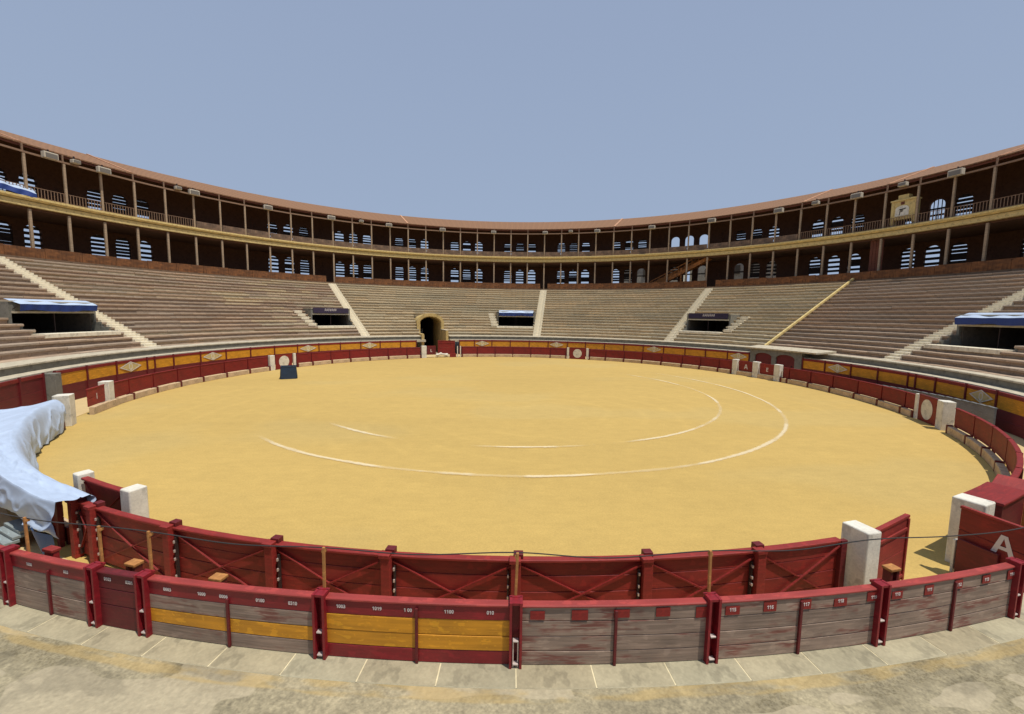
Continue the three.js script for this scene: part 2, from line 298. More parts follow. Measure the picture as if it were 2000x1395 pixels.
sectors.forEach(([a, b, label]) => {
  const mid = (a + b) / 2, t = thing('seating_stand', label, 'seating', P(CG, 29.2, mid, 0), 'stone seating sectors of the bullring');
  for (let i = 0; i < ROWS; i++) {
    const h0 = stairs.includes(a) ? stairHalf(r_(i) - 0.07) : 0, h1 = stairs.includes(b) ? stairHalf(r_(i) - 0.07) : 0;
    for (const [s, e] of rowIntervals(i, a + h0, b - h1)) {
      const gs = []; let d = s; while (d < e - 1e-6) { // stone blocks of uneven length, each a little proud or sunk
        let w = rr(1.1, 4.4) / r_(i) / D2R; if (e - d - w < 1.6) w = e - d; const c = tone(d + w / 2, i), dy = rr(-0.025, 0.02), dr = rr(-0.03, 0.035), q = 0.01;
        const r0 = r_(i) - 0.07 + dr, r1 = r_(i + 1) + 0.08, y1 = y_(i) + dy, y0 = y1 - 0.16;
        gs.push(arc(CG, [[r0 + 0.02, y0], [r1, y0], [r1, y1], [r0 + 0.03, y1], [r0, y1 - 0.03], [r0, y0 + 0.02]], d + q, d + w - q, Math.max(1, Math.ceil(w / 1.9)), c));
        d += w;
      }
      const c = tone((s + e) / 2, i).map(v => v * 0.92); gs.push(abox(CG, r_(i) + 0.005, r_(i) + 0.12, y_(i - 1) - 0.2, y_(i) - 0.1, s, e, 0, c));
      part(t, 'tier', gs, M.tier);
    }
  }
});
stairs.forEach((d, k) => { // white painted radial staircases, two steps to each row
  const nm = ['leftmost white staircase climbing the brown seating', 'white staircase right of the left purple bannered box', 'central white staircase beside the blue and white awning', 'white staircase left of the right purple bannered box', 'rightmost white staircase beside the blue awning'][k];
  const t = thing('staircase', nm, 'staircase', P(CG, 29.2, d, 2.1), 'white staircases through the seating');
  for (let i = 0; i < ROWS; i++) for (let h = 0; h < 2; h++) {
    const R0 = r_(i) - 0.30 + 0.37 * h, top = y_(i) - 0.19 + 0.1925 * h, w = stairW * rr(0.97, 1.04);
    const g = tbox(CG, R0 + 0.3, d, top - 0.42, w, 0.42, 0.6, { round: 0.015 }); part(t, 'step', g, M.whiteStair);
  }
});
{ // cream kerb running straight up the right-hand seating
  const a = P(CG, 29.0, 65.0, 2.5), b = P(CG, 43.9, 65.0, 10.2); single('stair_kerb', bar(a, b, 0.2, 0.2), M.cream, 'narrow cream kerb running straight up the right-hand seating', 'kerb');
}
// ledge, grey wall and coping between fence and seats
const gapA = ARCH[0] - 0.85, gapB = ARCH[1] + 0.75;
[[-158, gapA], [gapB, 158]].forEach(([a, b], k) => {
  const t = thing('front_row_wall', ['low grey wall with pale coping below the left seating', 'low grey wall with pale coping below the right seating'][k], 'wall', P(CB, 28, (a + b) / 2, 0));
  part(t, 'ledge', abox(CB, 27.32, 28.2, 1.7, 1.985, a, b), M.pale);
  part(t, 'wall', abox(CB, 28.12, 28.5, 1.98, 2.36, a, b), M.greyWall);
  part(t, 'coping', arc(CB, [[28.04, 2.36], [29.4, 2.36], [29.4, 2.47], [28.07, 2.47], [28.04, 2.44]], a, b), M.pale);
});
// recessed boxes cut in the seating, three with awnings, two with dark banners
boxes.forEach(([a, b], k) => {
  const nm = ['dark box opening under the blue awning at the left edge', 'dark box opening under the left purple banner', 'dark box opening under the blue and white awning by the central staircase', 'dark box opening under the right purple banner', 'dark box opening under the blue awning at the right edge'][k];
  const t = thing('spectator_box', nm, 'box', P(CG, r_(4), (a + b) / 2, y_(3)), 'recessed boxes in the seating');
  const w = 0.32;
  part(t, 'floor', abox(CG, r_(4) + 0.085, 43.6, y_(3) - 0.25, y_(3) - 0.03, a, b), M.greyWall);
  const side = [[r_(4), y_(3) - 0.2], [r_(9) + 0.1, y_(3) - 0.2], [r_(9) + 0.1, 5.9], [RF, 5.9], [RF, y_(5) + 0.02], [r_(5) - 0.02, y_(5) + 0.02], [r_(5) - 0.02, y_(4) + 0.02], [r_(4) - 0.02, y_(4) + 0.02]];
  for (const [p, q] of [[a - w * 0.9, a], [b, b + w * 0.9]]) part(t, 'side_wall', arc(CG, side, p, q, 1), M.greyWall);
  part(t, 'lintel', abox(CG, RF - 0.1, RF + 0.2, 5.13, 5.27, a, b), M.pale);
  part(t, 'upper_wall', abox(CG, RF, RF + 0.14, 5.27, 5.9, a, b), M.greyWall);
  part(t, 'roof_slab', abox(CG, RF - 0.05, r_(9) - 0.1, 5.9, 5.985, a - 0.3, b + 0.3), M.pale);
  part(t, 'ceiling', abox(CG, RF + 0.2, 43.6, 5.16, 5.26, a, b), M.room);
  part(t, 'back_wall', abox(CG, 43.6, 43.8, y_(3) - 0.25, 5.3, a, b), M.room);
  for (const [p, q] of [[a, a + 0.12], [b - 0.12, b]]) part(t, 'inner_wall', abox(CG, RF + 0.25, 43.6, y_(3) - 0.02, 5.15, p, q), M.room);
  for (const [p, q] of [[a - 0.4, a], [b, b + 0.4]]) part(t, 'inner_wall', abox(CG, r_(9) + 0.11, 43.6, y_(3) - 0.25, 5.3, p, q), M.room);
  part(t, 'kerb', cbox(CG, r_(3) - 0.11, r_(4) + 0.08, y_(3) - 0.2, y_(3) + 0.1, a - 0.5, b + 0.1, 0.02), M.whiteStair);
  part(t, 'middle_post', tbox(CG, RF + 0.06, (a + b) / 2, y_(3) - 0.03, 0.05, 1.5, 0.05), M.iron);
  const A = a + 0.15, B = b - 0.15;
  if (k % 2) {
    const bn = thing('banner', ['dark purple banner with pale lettering over the left box', '', 'dark purple banner with pale lettering over the right box'][k - 1], 'banner', P(CG, RF, (a + b) / 2, 5.3), 'purple banners over the boxes');
    const pos = part(bn, 'cloth', arc(CG, [[RF - 0.2, 5.36], [RF - 0.15, 5.34], [RF - 0.08, 6.0], [RF - 0.13, 6.02]], A, B), M.purple);
    const gl = []; for (let q = 0; q < 7; q++) { const dd = (a + b) / 2 + (q - 3) * 0.38 + (k === 1 ? -0.2 : 0.1); const hh = 0.26; gl.push(tbox(CG, RF - 0.19, dd, 5.6, 0.045, hh, 0.012), tbox(CG, RF - 0.19, dd + 0.16, 5.66, 0.045, hh, 0.012), tbox(CG, RF - 0.19, dd + 0.08, q % 2 ? 5.66 : 5.88, 0.1, 0.04, 0.012)); }
    part(bn, 'lettering', gl, M.numeral);
  } else {
    const aw = thing('awning', ['blue awning with a white top at the left edge of the stands', '', 'small white and blue awning left of the central staircase', '', 'blue awning with a white top at the right edge of the stands'][k], 'awning', P(CG, RF - 0.3, (a + b) / 2, 5.3), 'awnings over the boxes');
    const seg = 24, sheet = (f0, f1, th, nn) => { const gs = []; const pos = [], uv = [], idx = []; for (let s = 0; s <= seg; s++) { const d = A + (B - A) * s / seg; for (let q = 0; q <= 4; q++) { const v = q / 4, [R, y] = nn(v, s / seg); const p = P(CG, R, d, y); pos.push(p.x, p.y, p.z); uv.push(s / seg * 6, v); } } for (let s = 0; s < seg; s++) for (let q = 0; q < 4; q++) { const i0 = s * 5 + q; idx.push(i0, i0 + 5, i0 + 1, i0 + 1, i0 + 5, i0 + 6); } const g = new THREE.BufferGeometry(); g.setAttribute('position', new THREE.Float32BufferAttribute(pos, 3)); g.setAttribute('uv', new THREE.Float32BufferAttribute(uv, 2)); g.setIndex(idx); g.computeVertexNormals(); return g; };
    const sag = u => 0.05 * Math.sin(u * 19 + k) + 0.04 * Math.sin(u * 7 + 2 * k);
    const back = [RF + 0.5, 6.12], front = [RF - 0.5, 5.76];
    part(aw, 'top_sheet', sheet(0, 1, 0, (v, u) => [back[0] + (front[0] - back[0]) * v, back[1] + (front[1] - back[1]) * v + sag(u) * Math.sin(v * 3)]), M.clothWhite);
    part(aw, 'valance', sheet(0, 1, 0, (v, u) => [front[0] - 0.012 + 0.06 * v + 0.05 * Math.sin(u * 40) * v, front[1] - 0.5 * v * (1 - 0.2 * Math.max(0, Math.sin(u * 9 + k))) + sag(u) * 0.14]), M.blue);
    part(aw, 'frame', [...[0, 1, 2, 3, 4, 5].map(q => bar(P(CG, RF - 0.46, A + (B - A) * q / 6, 5.73), P(CG, RF - 0.46, A + (B - A) * (q + 1) / 6, 5.73), 0.04)), ...[A, (A + B) / 2, B].map(d => bar(P(CG, RF - 0.45, d, 5.72), P(CG, RF - 0.02, d, 5.4), 0.04))], M.iron);
  }
});
[[-49.95, -1, 'short white steps left of the left purple bannered box'], [53.7, 1, 'short white steps right of the right purple bannered box'], [-4.6, -1, 'short white steps left of the blue and white awning']].forEach(([d, s, label]) => {
  const t = thing('short_stair', label, 'steps', P(CG, r_(3), d, y_(3)));
  for (let i = 4; i <= 8; i++) part(t, 'step', tbox(CG, r_(i) + 0.12, d + s * (i - 4) * (s === 0 ? 0 : 0.16), y_(i) - 0.28, 0.95, 0.34, 0.5, { round: 0.02 }), M.whiteStair);
});
{ // arched tunnel doorway with its hood, and the cut leading to it
  const d = (ARCH[0] + ARCH[1]) / 2, w = 1.42, t = thing('arched_doorway', 'cream stone arched tunnel doorway cut into the far seating', 'doorway', P(CG, 30.6, d, 0));
  const ring = (wi, wo, ys, hi, ho, depth) => { const s = new THREE.Shape(), N = 18; s.moveTo(-wo, 0); for (let i = 0; i <= N; i++) { const a = Math.PI * (1 - i / N); s.lineTo(wo * Math.cos(a), ys + ho * Math.sin(a)); } s.lineTo(wo, 0); s.lineTo(wi, 0); for (let i = 0; i <= N; i++) { const a = Math.PI * i / N; s.lineTo(wi * Math.cos(a), ys + hi * Math.sin(a)); } s.lineTo(-wi, 0); s.closePath(); return new THREE.ExtrudeGeometry(s, { depth, bevelEnabled: false, curveSegments: 4 }); };
  const at = (g, R) => { const p = P(CG, R, d, 0); return g.rotateY(-d * D2R).translate(p.x, p.y, p.z); };
  part(t, 'archway', at(ring(w, w + 0.34, 4.15, 0.85, 1.2, 5.2), 36.0), M.archStone);
  part(t, 'arch_moulding', at(ring(w + 0.1, w + 0.5, 4.15, 0.95, 1.36, 0.16), 30.8), M.archStone);
  part(t, 'tunnel_back', at(box(4, 6, 0.2).translate(0, 3, 0), 52), M.room);
  for (const s of [-1, 1]) part(t, 'tunnel_wall', at(box(0.3, 5.4, 16).translate(s * (w + 0.16), 2.7, 0), 44), M.room);
  part(t, 'tunnel_ceiling', at(box(3.4, 0.3, 16).translate(0, 5.2, 0), 44), M.room);
  part(t, 'door_leaf', at(box(0.08, 2.4, 1.3).translate(-w + 0.25, 1.2, 0), 31.9), M.greyWall);
  part(t, 'painted_light_slit', at(box(0.22, 1.7, 0.05).translate(-0.25, 2.3, 0), 36.4), M.plank);  // solid strip in the tunnel, its pale colour standing in for a gap of daylight
  for (const [s, h] of [[-1, 2.75], [1, 3.2]]) part(t, 'side_wall', at(boxUV(new THREE.BoxGeometry(0.32, h, 3.2)).translate(s * (w + 0.22), h / 2, 0), 29.0), M.archStone);
  part(t, 'side_coping', at(box(0.42, 0.08, 3.2).translate(w + 0.22, 3.24, 0), 29.0), M.pale);
}
{ // grey concrete shelter with two arched red doors at the right of the ring
  const a = 64.1, b = 75.6, t = thing('concrete_shelter', 'grey concrete shelter with two arched dark red doors', 'shelter', P(CB, 27.4, 70, 0));
  const W = 27.2 * (b - a) * D2R, sh = new THREE.Shape(); sh.moveTo(-W / 2, 0); sh.lineTo(W / 2, 0); sh.lineTo(W / 2, 2.42); sh.lineTo(-W / 2, 2.42); sh.closePath();
  const doors = [[-1.22, 0.93], [1.12, 0.95]];
  const shapeDoor = (cx, hw, e = 0) => { const s = new THREE.Path(); s.moveTo(cx - hw - e, 0.05); s.lineTo(cx + hw + e, 0.05); for (let i = 0; i <= 12; i++) { const q = Math.PI * i / 12; s.lineTo(cx + (hw + e) * Math.cos(q), 1.72 + (0.36 + e) * Math.sin(q)); } s.closePath(); return s; };
  doors.forEach(q => sh.holes.push(shapeDoor(...q)));
  const at = (g, R) => { const dd = (a + b) / 2, p = P(CB, R, dd, 0); return g.rotateY(-dd * D2R).translate(p.x, p.y, p.z); };
  part(t, 'front_wall', at(new THREE.ExtrudeGeometry(sh, { depth: 0.3, bevelEnabled: false }), 27.3), M.greyWall);
  doors.forEach(q => { const s = new THREE.Shape(shapeDoor(q[0], q[1] - 0.01, 0).getPoints()); const dr = part(t, 'door', at(new THREE.ExtrudeGeometry(s, { depth: 0.06, bevelEnabled: false }), 27.18), M.darkRed); part(dr, 'handle', at(box(0.05, 0.2, 0.05).translate(q[0] + 0.6, 1.0, 0), 27.1), M.iron); });
  part(t, 'roof_slab', arc(CB, [[26.85, 2.42], [28.9, 2.55], [28.9, 2.72], [26.82, 2.55]], a - 0.7, b + 3.6), M.pale);
  for (const d of [a + 0.3, b - 0.3]) part(t, 'side_wall', tbox(CB, 27.9, d, 0, 0.25, 2.44, 1.1), M.greyWall);
}

// ------------------------------------------------------------------ covered galleries
const BAY = 3.76, P0 = -0.57, GK = [-9, 9]; // bay angle, first post, window groups
const gA = 1.35 + GK[0] * 11.28 - 5.64, gB = 1.35 + GK[1] * 11.28 + 5.64;
const postAngles = []; for (let k = -40; k <= 40; k++) { const d = P0 + k * BAY; if (d > gA + 0.3 && d < gB - 0.3) postAngles.push(d); }
const segG = Math.round((gB - gA) / BAY);
const low = thing('lower_gallery', 'lower covered gallery with rust brown parapet above the seating', 'gallery', P(CG, 45, 0, 10));
const up = thing('upper_gallery', 'upper covered gallery with terracotta roof and yellow cornice', 'gallery', P(CG, 45.5, 0, 15.7));
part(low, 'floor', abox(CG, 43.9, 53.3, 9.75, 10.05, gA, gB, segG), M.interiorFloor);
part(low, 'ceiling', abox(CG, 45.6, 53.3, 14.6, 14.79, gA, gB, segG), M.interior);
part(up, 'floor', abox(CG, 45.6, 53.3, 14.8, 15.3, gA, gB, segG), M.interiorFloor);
part(up, 'cornice', arc(CG, [[45.6, 15.34], [45.2, 15.34], [45.12, 15.38], [45.08, 15.46], [45.0, 15.52], [45.0, 15.68], [45.06, 15.71], [45.6, 15.71]], gA, gB, segG * 2), M.fascia);
part(up, 'groove', abox(CG, 45.34, 45.6, 15.24, 15.34, gA, gB, segG * 2), M.fasciaLow);
part(up, 'fascia', arc(CG, [[45.18, 14.8], [45.6, 14.8], [45.6, 15.24], [45.14, 15.24], [45.14, 15.18], [45.18, 15.14]], gA, gB, segG * 2), M.fasciaLow);
part(up, 'beam', abox(CG, 45.38, 45.56, 19.66, 19.82, gA, gB, segG), M.beam);
part(up, 'soffit', arc(CG, [[46.0, 20.44], [53.8, 23.2], [53.8, 23.1], [46.0, 20.34]], gA, gB, segG), M.soffit);
part(up, 'eave_board', abox(CG, 45.88, 46.0, 20.3, 20.52, gA, gB, segG), M.soffit);
const roof = part(up, 'roof', arc(CG, [[45.75, 20.5], [54.2, 23.5], [54.2, 23.62], [45.75, 20.62]], gA, gB, segG), M.roof);
for (const k of [-7, -6.0, -2, 2, 5.05, 6.05, 7.05]) { const d = P0 + Math.round(k * 3) * BAY; part(roof, 'ridge_cap', bar(P(CG, 45.8, d, 20.66), P(CG, 54.2, d, 23.66), 0.26, 0.1), M.ridge); }
const postUp = rbox(0.2, 4.05, 0.2, 0.03, 1), postLow = rbox(0.22, 4.6, 0.22, 0.03, 1), strut = box(0.12, 0.75, 0.12);
for (const d of postAngles) {
  put(up, 'post', postUp, M.post, P(CG, 45.5, d, 15.71 + 2.02), -d * D2R);
  put(up, 'eave_strut', strut, M.beam, P(CG, 45.6, d, 20.1), -d * D2R);
  put(low, 'post', postLow, M.post, P(CG, 45.4, d, 10.05 + 2.28), -d * D2R);
}
{ // parapets and railings, one panel to each bay
  const stairGap = d => stairs.some(s => Math.abs(s - d) < 1.5) || Math.abs(d - 43.6) < 1.6;
  const railing = (c, R, y0, y1, a, b) => { const gs = [abox(c, R, R + 0.05, y1 - 0.05, y1, a, b, 2), abox(c, R, R + 0.05, y0 + 0.1, y0 + 0.14, a, b, 2)], n = 11; for (let i = 0; i < n; i++) gs.push(tbox(c, R + 0.025, a + (b - a) * (i + 0.5) / n, y0, 0.055, y1 - y0 - 0.02, 0.03)); return gs; };
  for (let i = 0; i < postAngles.length - 1; i++) {
    const a = postAngles[i], b = postAngles[i + 1], m = (a + b) / 2, e = 0.17;
    const hU = 16.58 + rr(-0.03, 0.03);
    if (m < -62 || m > 57) part(up, 'railing', railing(CG, 45.36, 15.71, 16.72, a + e, b - e), M.beam);
    else part(up, 'parapet_panel', abox(CG, 45.34, 45.4, 15.73, hU, a + e, b - e, 2), M.parapetUp);
    // lower parapet, open where the stairs arrive
    const h = 10.95 + rr(-0.04, 0.05), p = a + 0.02, q = b - 0.02;
    const g = stairs.find(s => s > p - 0.7 && s < q + 0.7);
    if (g === undefined) part(low, 'parapet_panel', abox(CG, 43.98, 44.08, 9.9, h, p, q, 2), M.parapet);
    else { if (g - 0.85 - p > 0.3) part(low, 'parapet_panel', abox(CG, 43.98, 44.08, 9.9, h, p, g - 0.85, 1), M.parapet); if (q - g - 0.85 > 0.3) part(low, 'parapet_panel', abox(CG, 43.98, 44.08, 9.9, h, g + 0.85, q, 1), M.parapet); }
  }
}
{ // rear walls with arched windows in threes, each with its slats
  const W = 2 * 52 * Math.tan(5.64 * D2R) + 0.03, wx = 52 * 2.55 * D2R, hw = 0.72;
  const wallShape = (y0, y1, wy0, wy1, open) => { const s = new THREE.Shape(); s.moveTo(-W / 2, y0); s.lineTo(W / 2, y0); s.lineTo(W / 2, y1); s.lineTo(-W / 2, y1); s.closePath();
    for (const k of [-1, 0, 1]) { if (!open) continue; const c = k * wx, h = new THREE.Path(); h.moveTo(c - hw, wy0); h.lineTo(c + hw, wy0); for (let i = 0; i <= 12; i++) { const a = Math.PI * i / 12; h.lineTo(c + hw * Math.cos(a), wy1 - hw * 0.9 + hw * 0.9 * Math.sin(a)); } h.closePath(); s.holes.push(h); } return new THREE.ExtrudeGeometry(s, { depth: 0.35, bevelEnabled: false }); };
  const LW = [11.5, 14.15], UW = [16.95, 19.3];
  const gl = wallShape(9.8, 14.7, ...LW, true), gu = wallShape(15.2, 22.6, ...UW, true), gl0 = wallShape(9.8, 14.7, ...LW, false), gu0 = wallShape(15.2, 22.6, ...UW, false);
  const slatG = box(1.5, 0.31, 0.06), slatThin = box(1.5, 0.2, 0.06), mull = box(0.07, 2.3, 0.06), paneG = new THREE.PlaneGeometry(1.5, 2.6), boardG = box(1.5, 0.62, 0.05);
  for (let k = GK[0]; k <= GK[1]; k++) {
    const d = 1.35 + k * 11.28, blank = k === -5, p = P(CG, 52.35, d, 0);
    const ry = -d * D2R, dir = new THREE.Vector3(Math.cos(d * D2R), 0, Math.sin(d * D2R)), out = new THREE.Vector3(Math.sin(d * D2R), 0, -Math.cos(d * D2R));
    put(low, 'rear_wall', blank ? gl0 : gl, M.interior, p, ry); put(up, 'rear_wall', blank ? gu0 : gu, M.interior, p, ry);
    if (blank) continue;
    for (const lv of [0, 1]) for (const s of [-1, 0, 1]) {
      const [y0, y1] = lv ? UW : LW, o = P(CG, 52.18, d, 0).addScaledVector(dir, s * wx), host = lv ? up : low;
      const openSky = lv && (k === 3), blueWin = lv && k === 6 && s === 0, cream = !lv && ((k === 2 && s === 1) || (k === 4 && s === -1) || (k === 3 && s >= 0));
      const n = openSky ? 0 : cream ? 1 : blueWin ? 1 : 4 + Math.floor(rnd() * 3), sideK = Math.abs(k) >= 4;
      const fr = put(host, 'window', box(1.56, 0.09, 0.2), M.slat, new THREE.Vector3(o.x, y0 + 0.02, o.z), ry); // sill carries the pieces of its window
      const add = (nm, g, m, y, x = 0, z = 0) => { const q = mesh(nm, g, m); q.position.set(x, y - y0 - 0.02, z); fr.add(q); };
      if (blueWin) { for (const x of [-0.36, 0, 0.36]) add('mullion', mull, M.slat, y0 + 1.15, x); add('mullion', slatThin, M.slat, y0 + 1.3); add('mullion', slatThin, M.slat, y0 + 0.6); }
      else if (openSky) { if (s === 0) add('mullion', slatThin, M.slat, y0 + 0.5); }
      else if (cream) add('mullion', slatThin, M.slat, y0 + 1.3);
      else { const gap = (y1 - y0) / (n + 0.6); for (let q = 0; q < n; q++) add('slat', sideK || rnd() < 0.7 ? slatG : slatThin, M.slat, y0 + 0.3 + gap * (q + 0.5) + rr(-0.04, 0.04)); if (rnd() < 0.45) add('shutter_board', boardG, M.slat, y0 + rr(0.3, 1.4)); }
    }
  }
}
// end walls close the galleries out of the frame
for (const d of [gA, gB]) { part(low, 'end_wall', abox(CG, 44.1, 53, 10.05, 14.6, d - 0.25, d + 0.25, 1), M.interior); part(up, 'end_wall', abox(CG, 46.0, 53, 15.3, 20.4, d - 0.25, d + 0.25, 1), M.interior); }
{ // brown stair inside the lower gallery
  const t = thing('gallery_stair', 'brown stair climbing inside the lower gallery, right of centre', 'stair', P(CG, 47, 35, 10.05));
  const d0 = 29.6, d1 = 40.8, n = 18, at = u => [d0 + (d1 - d0) * u, 10.1 + 4.6 * u];
  const pts = (R, lo, hi) => { const gs = []; for (let i = 0; i < 12; i++) { const [a, ya] = at(i / 12), [b, yb] = at((i + 1) / 12); const q = [P(CG, R, a, ya + lo), P(CG, R, b, yb + lo)]; const g = bar(q[0], q[1], hi, 0.1, new THREE.Vector3(Math.sin(a * D2R), 0, -Math.cos(a * D2R)).cross(q[1].clone().sub(q[0])).normalize()); gs.push(g); } return gs; };
  const slope = (R0, R1, lo, hi) => { const N = 12, pos = [], idx = []; for (let i = 0; i <= N; i++) { const [a, y] = at(i / N); for (const [R, h] of [[R0, lo], [R0, hi], [R1, hi], [R1, lo]]) { const p = P(CG, R, a, y + h); pos.push(p.x, p.y, p.z); } } for (let i = 0; i < N; i++) for (let f = 0; f < 4; f++) { const a = i * 4 + f, b = i * 4 + (f + 1) % 4, c = a + 4, dd = b + 4; idx.push(a, b, c, b, dd, c); } let g = new THREE.BufferGeometry(); g.setAttribute('position', new THREE.Float32BufferAttribute(pos, 3)); g.setIndex(idx); g = g.toNonIndexed(); g.computeVertexNormals(); const uv = []; const pp = g.attributes.position; for (let i = 0; i < pp.count; i++) uv.push(pp.getX(i) + pp.getZ(i), pp.getY(i)); g.setAttribute('uv', new THREE.Float32BufferAttribute(uv, 2)); return g; };
  part(t, 'stringer', slope(46.1, 46.25, -0.35, 0.25), M.stairWood);
  part(t, 'handrail', slope(46.12, 46.2, 1.05, 1.17), M.stairWood);
  part(t, 'rear_parapet', slope(47.7, 47.85, -0.2, 1.1), M.stairWood);
  for (let i = 0; i < n; i++) { const [a, y] = at((i + 0.5) / n); part(t, 'step', tbox(CG, 46.97, a, y - 0.12, 0.6, 0.2, 1.42), M.stairWood); }
  for (let i = 0; i < 9; i++) { const [a, y] = at((i + 0.5) / 9); part(t, 'baluster', tbox(CG, 46.16, a, y + 0.22, 0.06, 0.86, 0.05), M.stairWood); }
  for (const u of [0.06, 0.55]) { const [a, y] = at(u); part(t, 'newel', tbox(CG, 46.16, a, 10.05, 0.22, y - 10.05 + 0.6, 0.2), M.stairWood); }
}
single('gallery_shutter', [tbox(CG, 45.9, 66.35, 10.05, 1.3, 4.55, 0.1), ...[-0.5, -0.1, 0.3].map(x => tbox(CG, 45.83, 66.35 + x, 10.05, 0.05, 4.5, 0.05))], M.soffit, 'tall dark brown shutter in the lower gallery at the top of the cream kerb', 'shutter');
{ // cream clock pavilion standing in the upper gallery
  const d = 69.25, t = thing('clock_pavilion', 'cream clock pavilion with stepped top in the upper right gallery', 'clock', P(CG, 45.9, d, 15.71));
  const q = (x, y, w, h, dd, m, R = 45.9, nm) => { const g = box(w, h, dd).translate(x, y + h / 2, 0); const p = P(CG, R, d, 15.71); return g.rotateY(-d * D2R).translate(p.x, p.y, p.z); };
  part(t, 'body', q(0, 0.75, 1.75, 2.2, 0.7), M.cream);
  part(t, 'stepped_top', q(-0.08, 2.95, 0.95, 0.42, 0.66), M.cream);
  part(t, 'cornice', q(0, 2.72, 2.35, 0.16, 0.95), M.cream);
  for (const x of [-0.98, 0.98]) part(t, 'pilaster', q(x, 0.3, 0.26, 2.42, 0.78), M.cream);
  for (const x of [-0.98, 0.98]) part(t, 'leg', q(x, 0, 0.3, 0.3, 0.5), M.pale);
  part(t, 'small_window', q(-0.08, 2.32, 0.32, 0.3, 0.04, 0, 45.53), M.soffit);
  const s = new THREE.Shape(); s.moveTo(-0.62, 0); s.lineTo(0.62, 0); s.lineTo(0.62, 0.75); for (let i = 0; i <= 10; i++) { const a = Math.PI * i / 10; s.lineTo(0.62 * Math.cos(a), 0.75 + 0.35 * Math.sin(a)); } s.closePath();
  const pd = P(CG, 45.55, d, 15.71); const dial = part(t, 'dial', new THREE.ExtrudeGeometry(s, { depth: 0.05, bevelEnabled: false }).translate(-0.08, 1.12, 0).rotateY(-d * D2R).translate(pd.x, pd.y, pd.z), M.white);
  const hand = (x, y, w, h, a) => { const g = box(w, h, 0.03).rotateZ(a).translate(x - 0.08, 1.12 + y, 0.075); return g.rotateY(-d * D2R).translate(pd.x, pd.y, pd.z); };
  part(dial, 'hand', [hand(0.06, 0.72, 0.6, 0.07, 0.12), hand(-0.16, 0.42, 0.05, 0.66, -0.14), hand(-0.03, 0.56, 0.05, 0.3, 0), hand(0.08, 0.58, 0.04, 0.26, 0)], M.dark);
}
{ // blue and white cloth over the upper rail, left edge
  const N = 40, K = 10, pos = [], uv = [], idx = [];
  for (let i = 0; i <= N; i++) for (let k = 0; k <= K; k++) { const u = i / N, v = k / K, d = -85.5 + 6.6 * u, top = 16.95 - 0.35 * u * u; const R = 45.25 + 0.8 * (v - 0.5) * (v < 0.5 ? -1 : 0) - 0.22 * v + 0.05 * Math.sin(u * 30 + v * 3); const p = P(CG, R, d, top - 1.0 * v + 0.04 * Math.sin(u * 24)); pos.push(p.x, p.y, p.z); uv.push(u * 6, v); }
  for (let i = 0; i < N; i++) for (let k = 0; k < K; k++) { const a = i * (K + 1) + k, b = a + K + 1; idx.push(a, b, a + 1, a + 1, b, b + 1); }
  const mk = (k0, k1) => { const g = new THREE.BufferGeometry(); g.setAttribute('position', new THREE.Float32BufferAttribute(pos, 3)); g.setAttribute('uv', new THREE.Float32BufferAttribute(uv, 2)); g.setIndex(idx.filter((_, q) => { const kk = Math.floor(q / 6) % K; return kk >= k0 && kk < k1; })); g.computeVertexNormals(); return g; };
  const t = thing('gallery_cloth', 'blue and white cloth hanging over the upper gallery rail at the left edge', 'cloth', P(CG, 45.2, -82, 15.7));
  part(t, 'white_half', mk(0, 5), M.clothWhite); part(t, 'blue_half', mk(5, 10), M.blue);
}
{ // floodlight boxes under the eave
  const L = [[-77.34, 1], [-74.82, 0.6], [-71.87, 1], [-62.93, 0.6], [-60.79, 1], [-49.65, 1], [-38.53, 1], [-32.74, 0.6], [-27.19, 0.9], [-15.81, 0.9], [-4.49, 0.8], [7.07, 0.8], [12.72, 0.6], [18.51, 0.85], [29.9, 0.9], [41.3, 1], [52.59, 1], [58.09, 0.7], [63.67, 1], [69.27, 0.7], [74.92, 1.05]];
  const ord = ['first', 'second', 'third', 'fourth', 'fifth', 'sixth', 'seventh', 'eighth', 'ninth', 'tenth', 'eleventh', 'twelfth', 'thirteenth', 'fourteenth', 'fifteenth', 'sixteenth', 'seventeenth', 'eighteenth', 'nineteenth', 'twentieth', 'last'];
  L.forEach(([d, s], i) => {
    const y = s < 0.75 ? 19.95 : 19.72, t = thing('floodlight', s < 0.75 ? `small cream floodlight under the gallery eave, ${ord[i]} from the left` : `cream floodlight box under the gallery eave, ${ord[i]} from the left`, 'floodlight', P(CG, 45.1, d, y), 'floodlights along the gallery eave');
    part(t, 'housing', tbox(CG, 45.1, d, y - 0.1, 1.1 * s, 0.6 * s, 0.5, { round: 0.06 }), M.lamp);
    part(t, 'lens', tbox(CG, 44.84, d, y - 0.04, 0.9 * s, 0.42 * s, 0.04), M.lampGlass);
    part(t, 'bracket', tbox(CG, 45.3, d, y + 0.45 * s, 0.1, 0.35, 0.12), M.iron);
  });
}
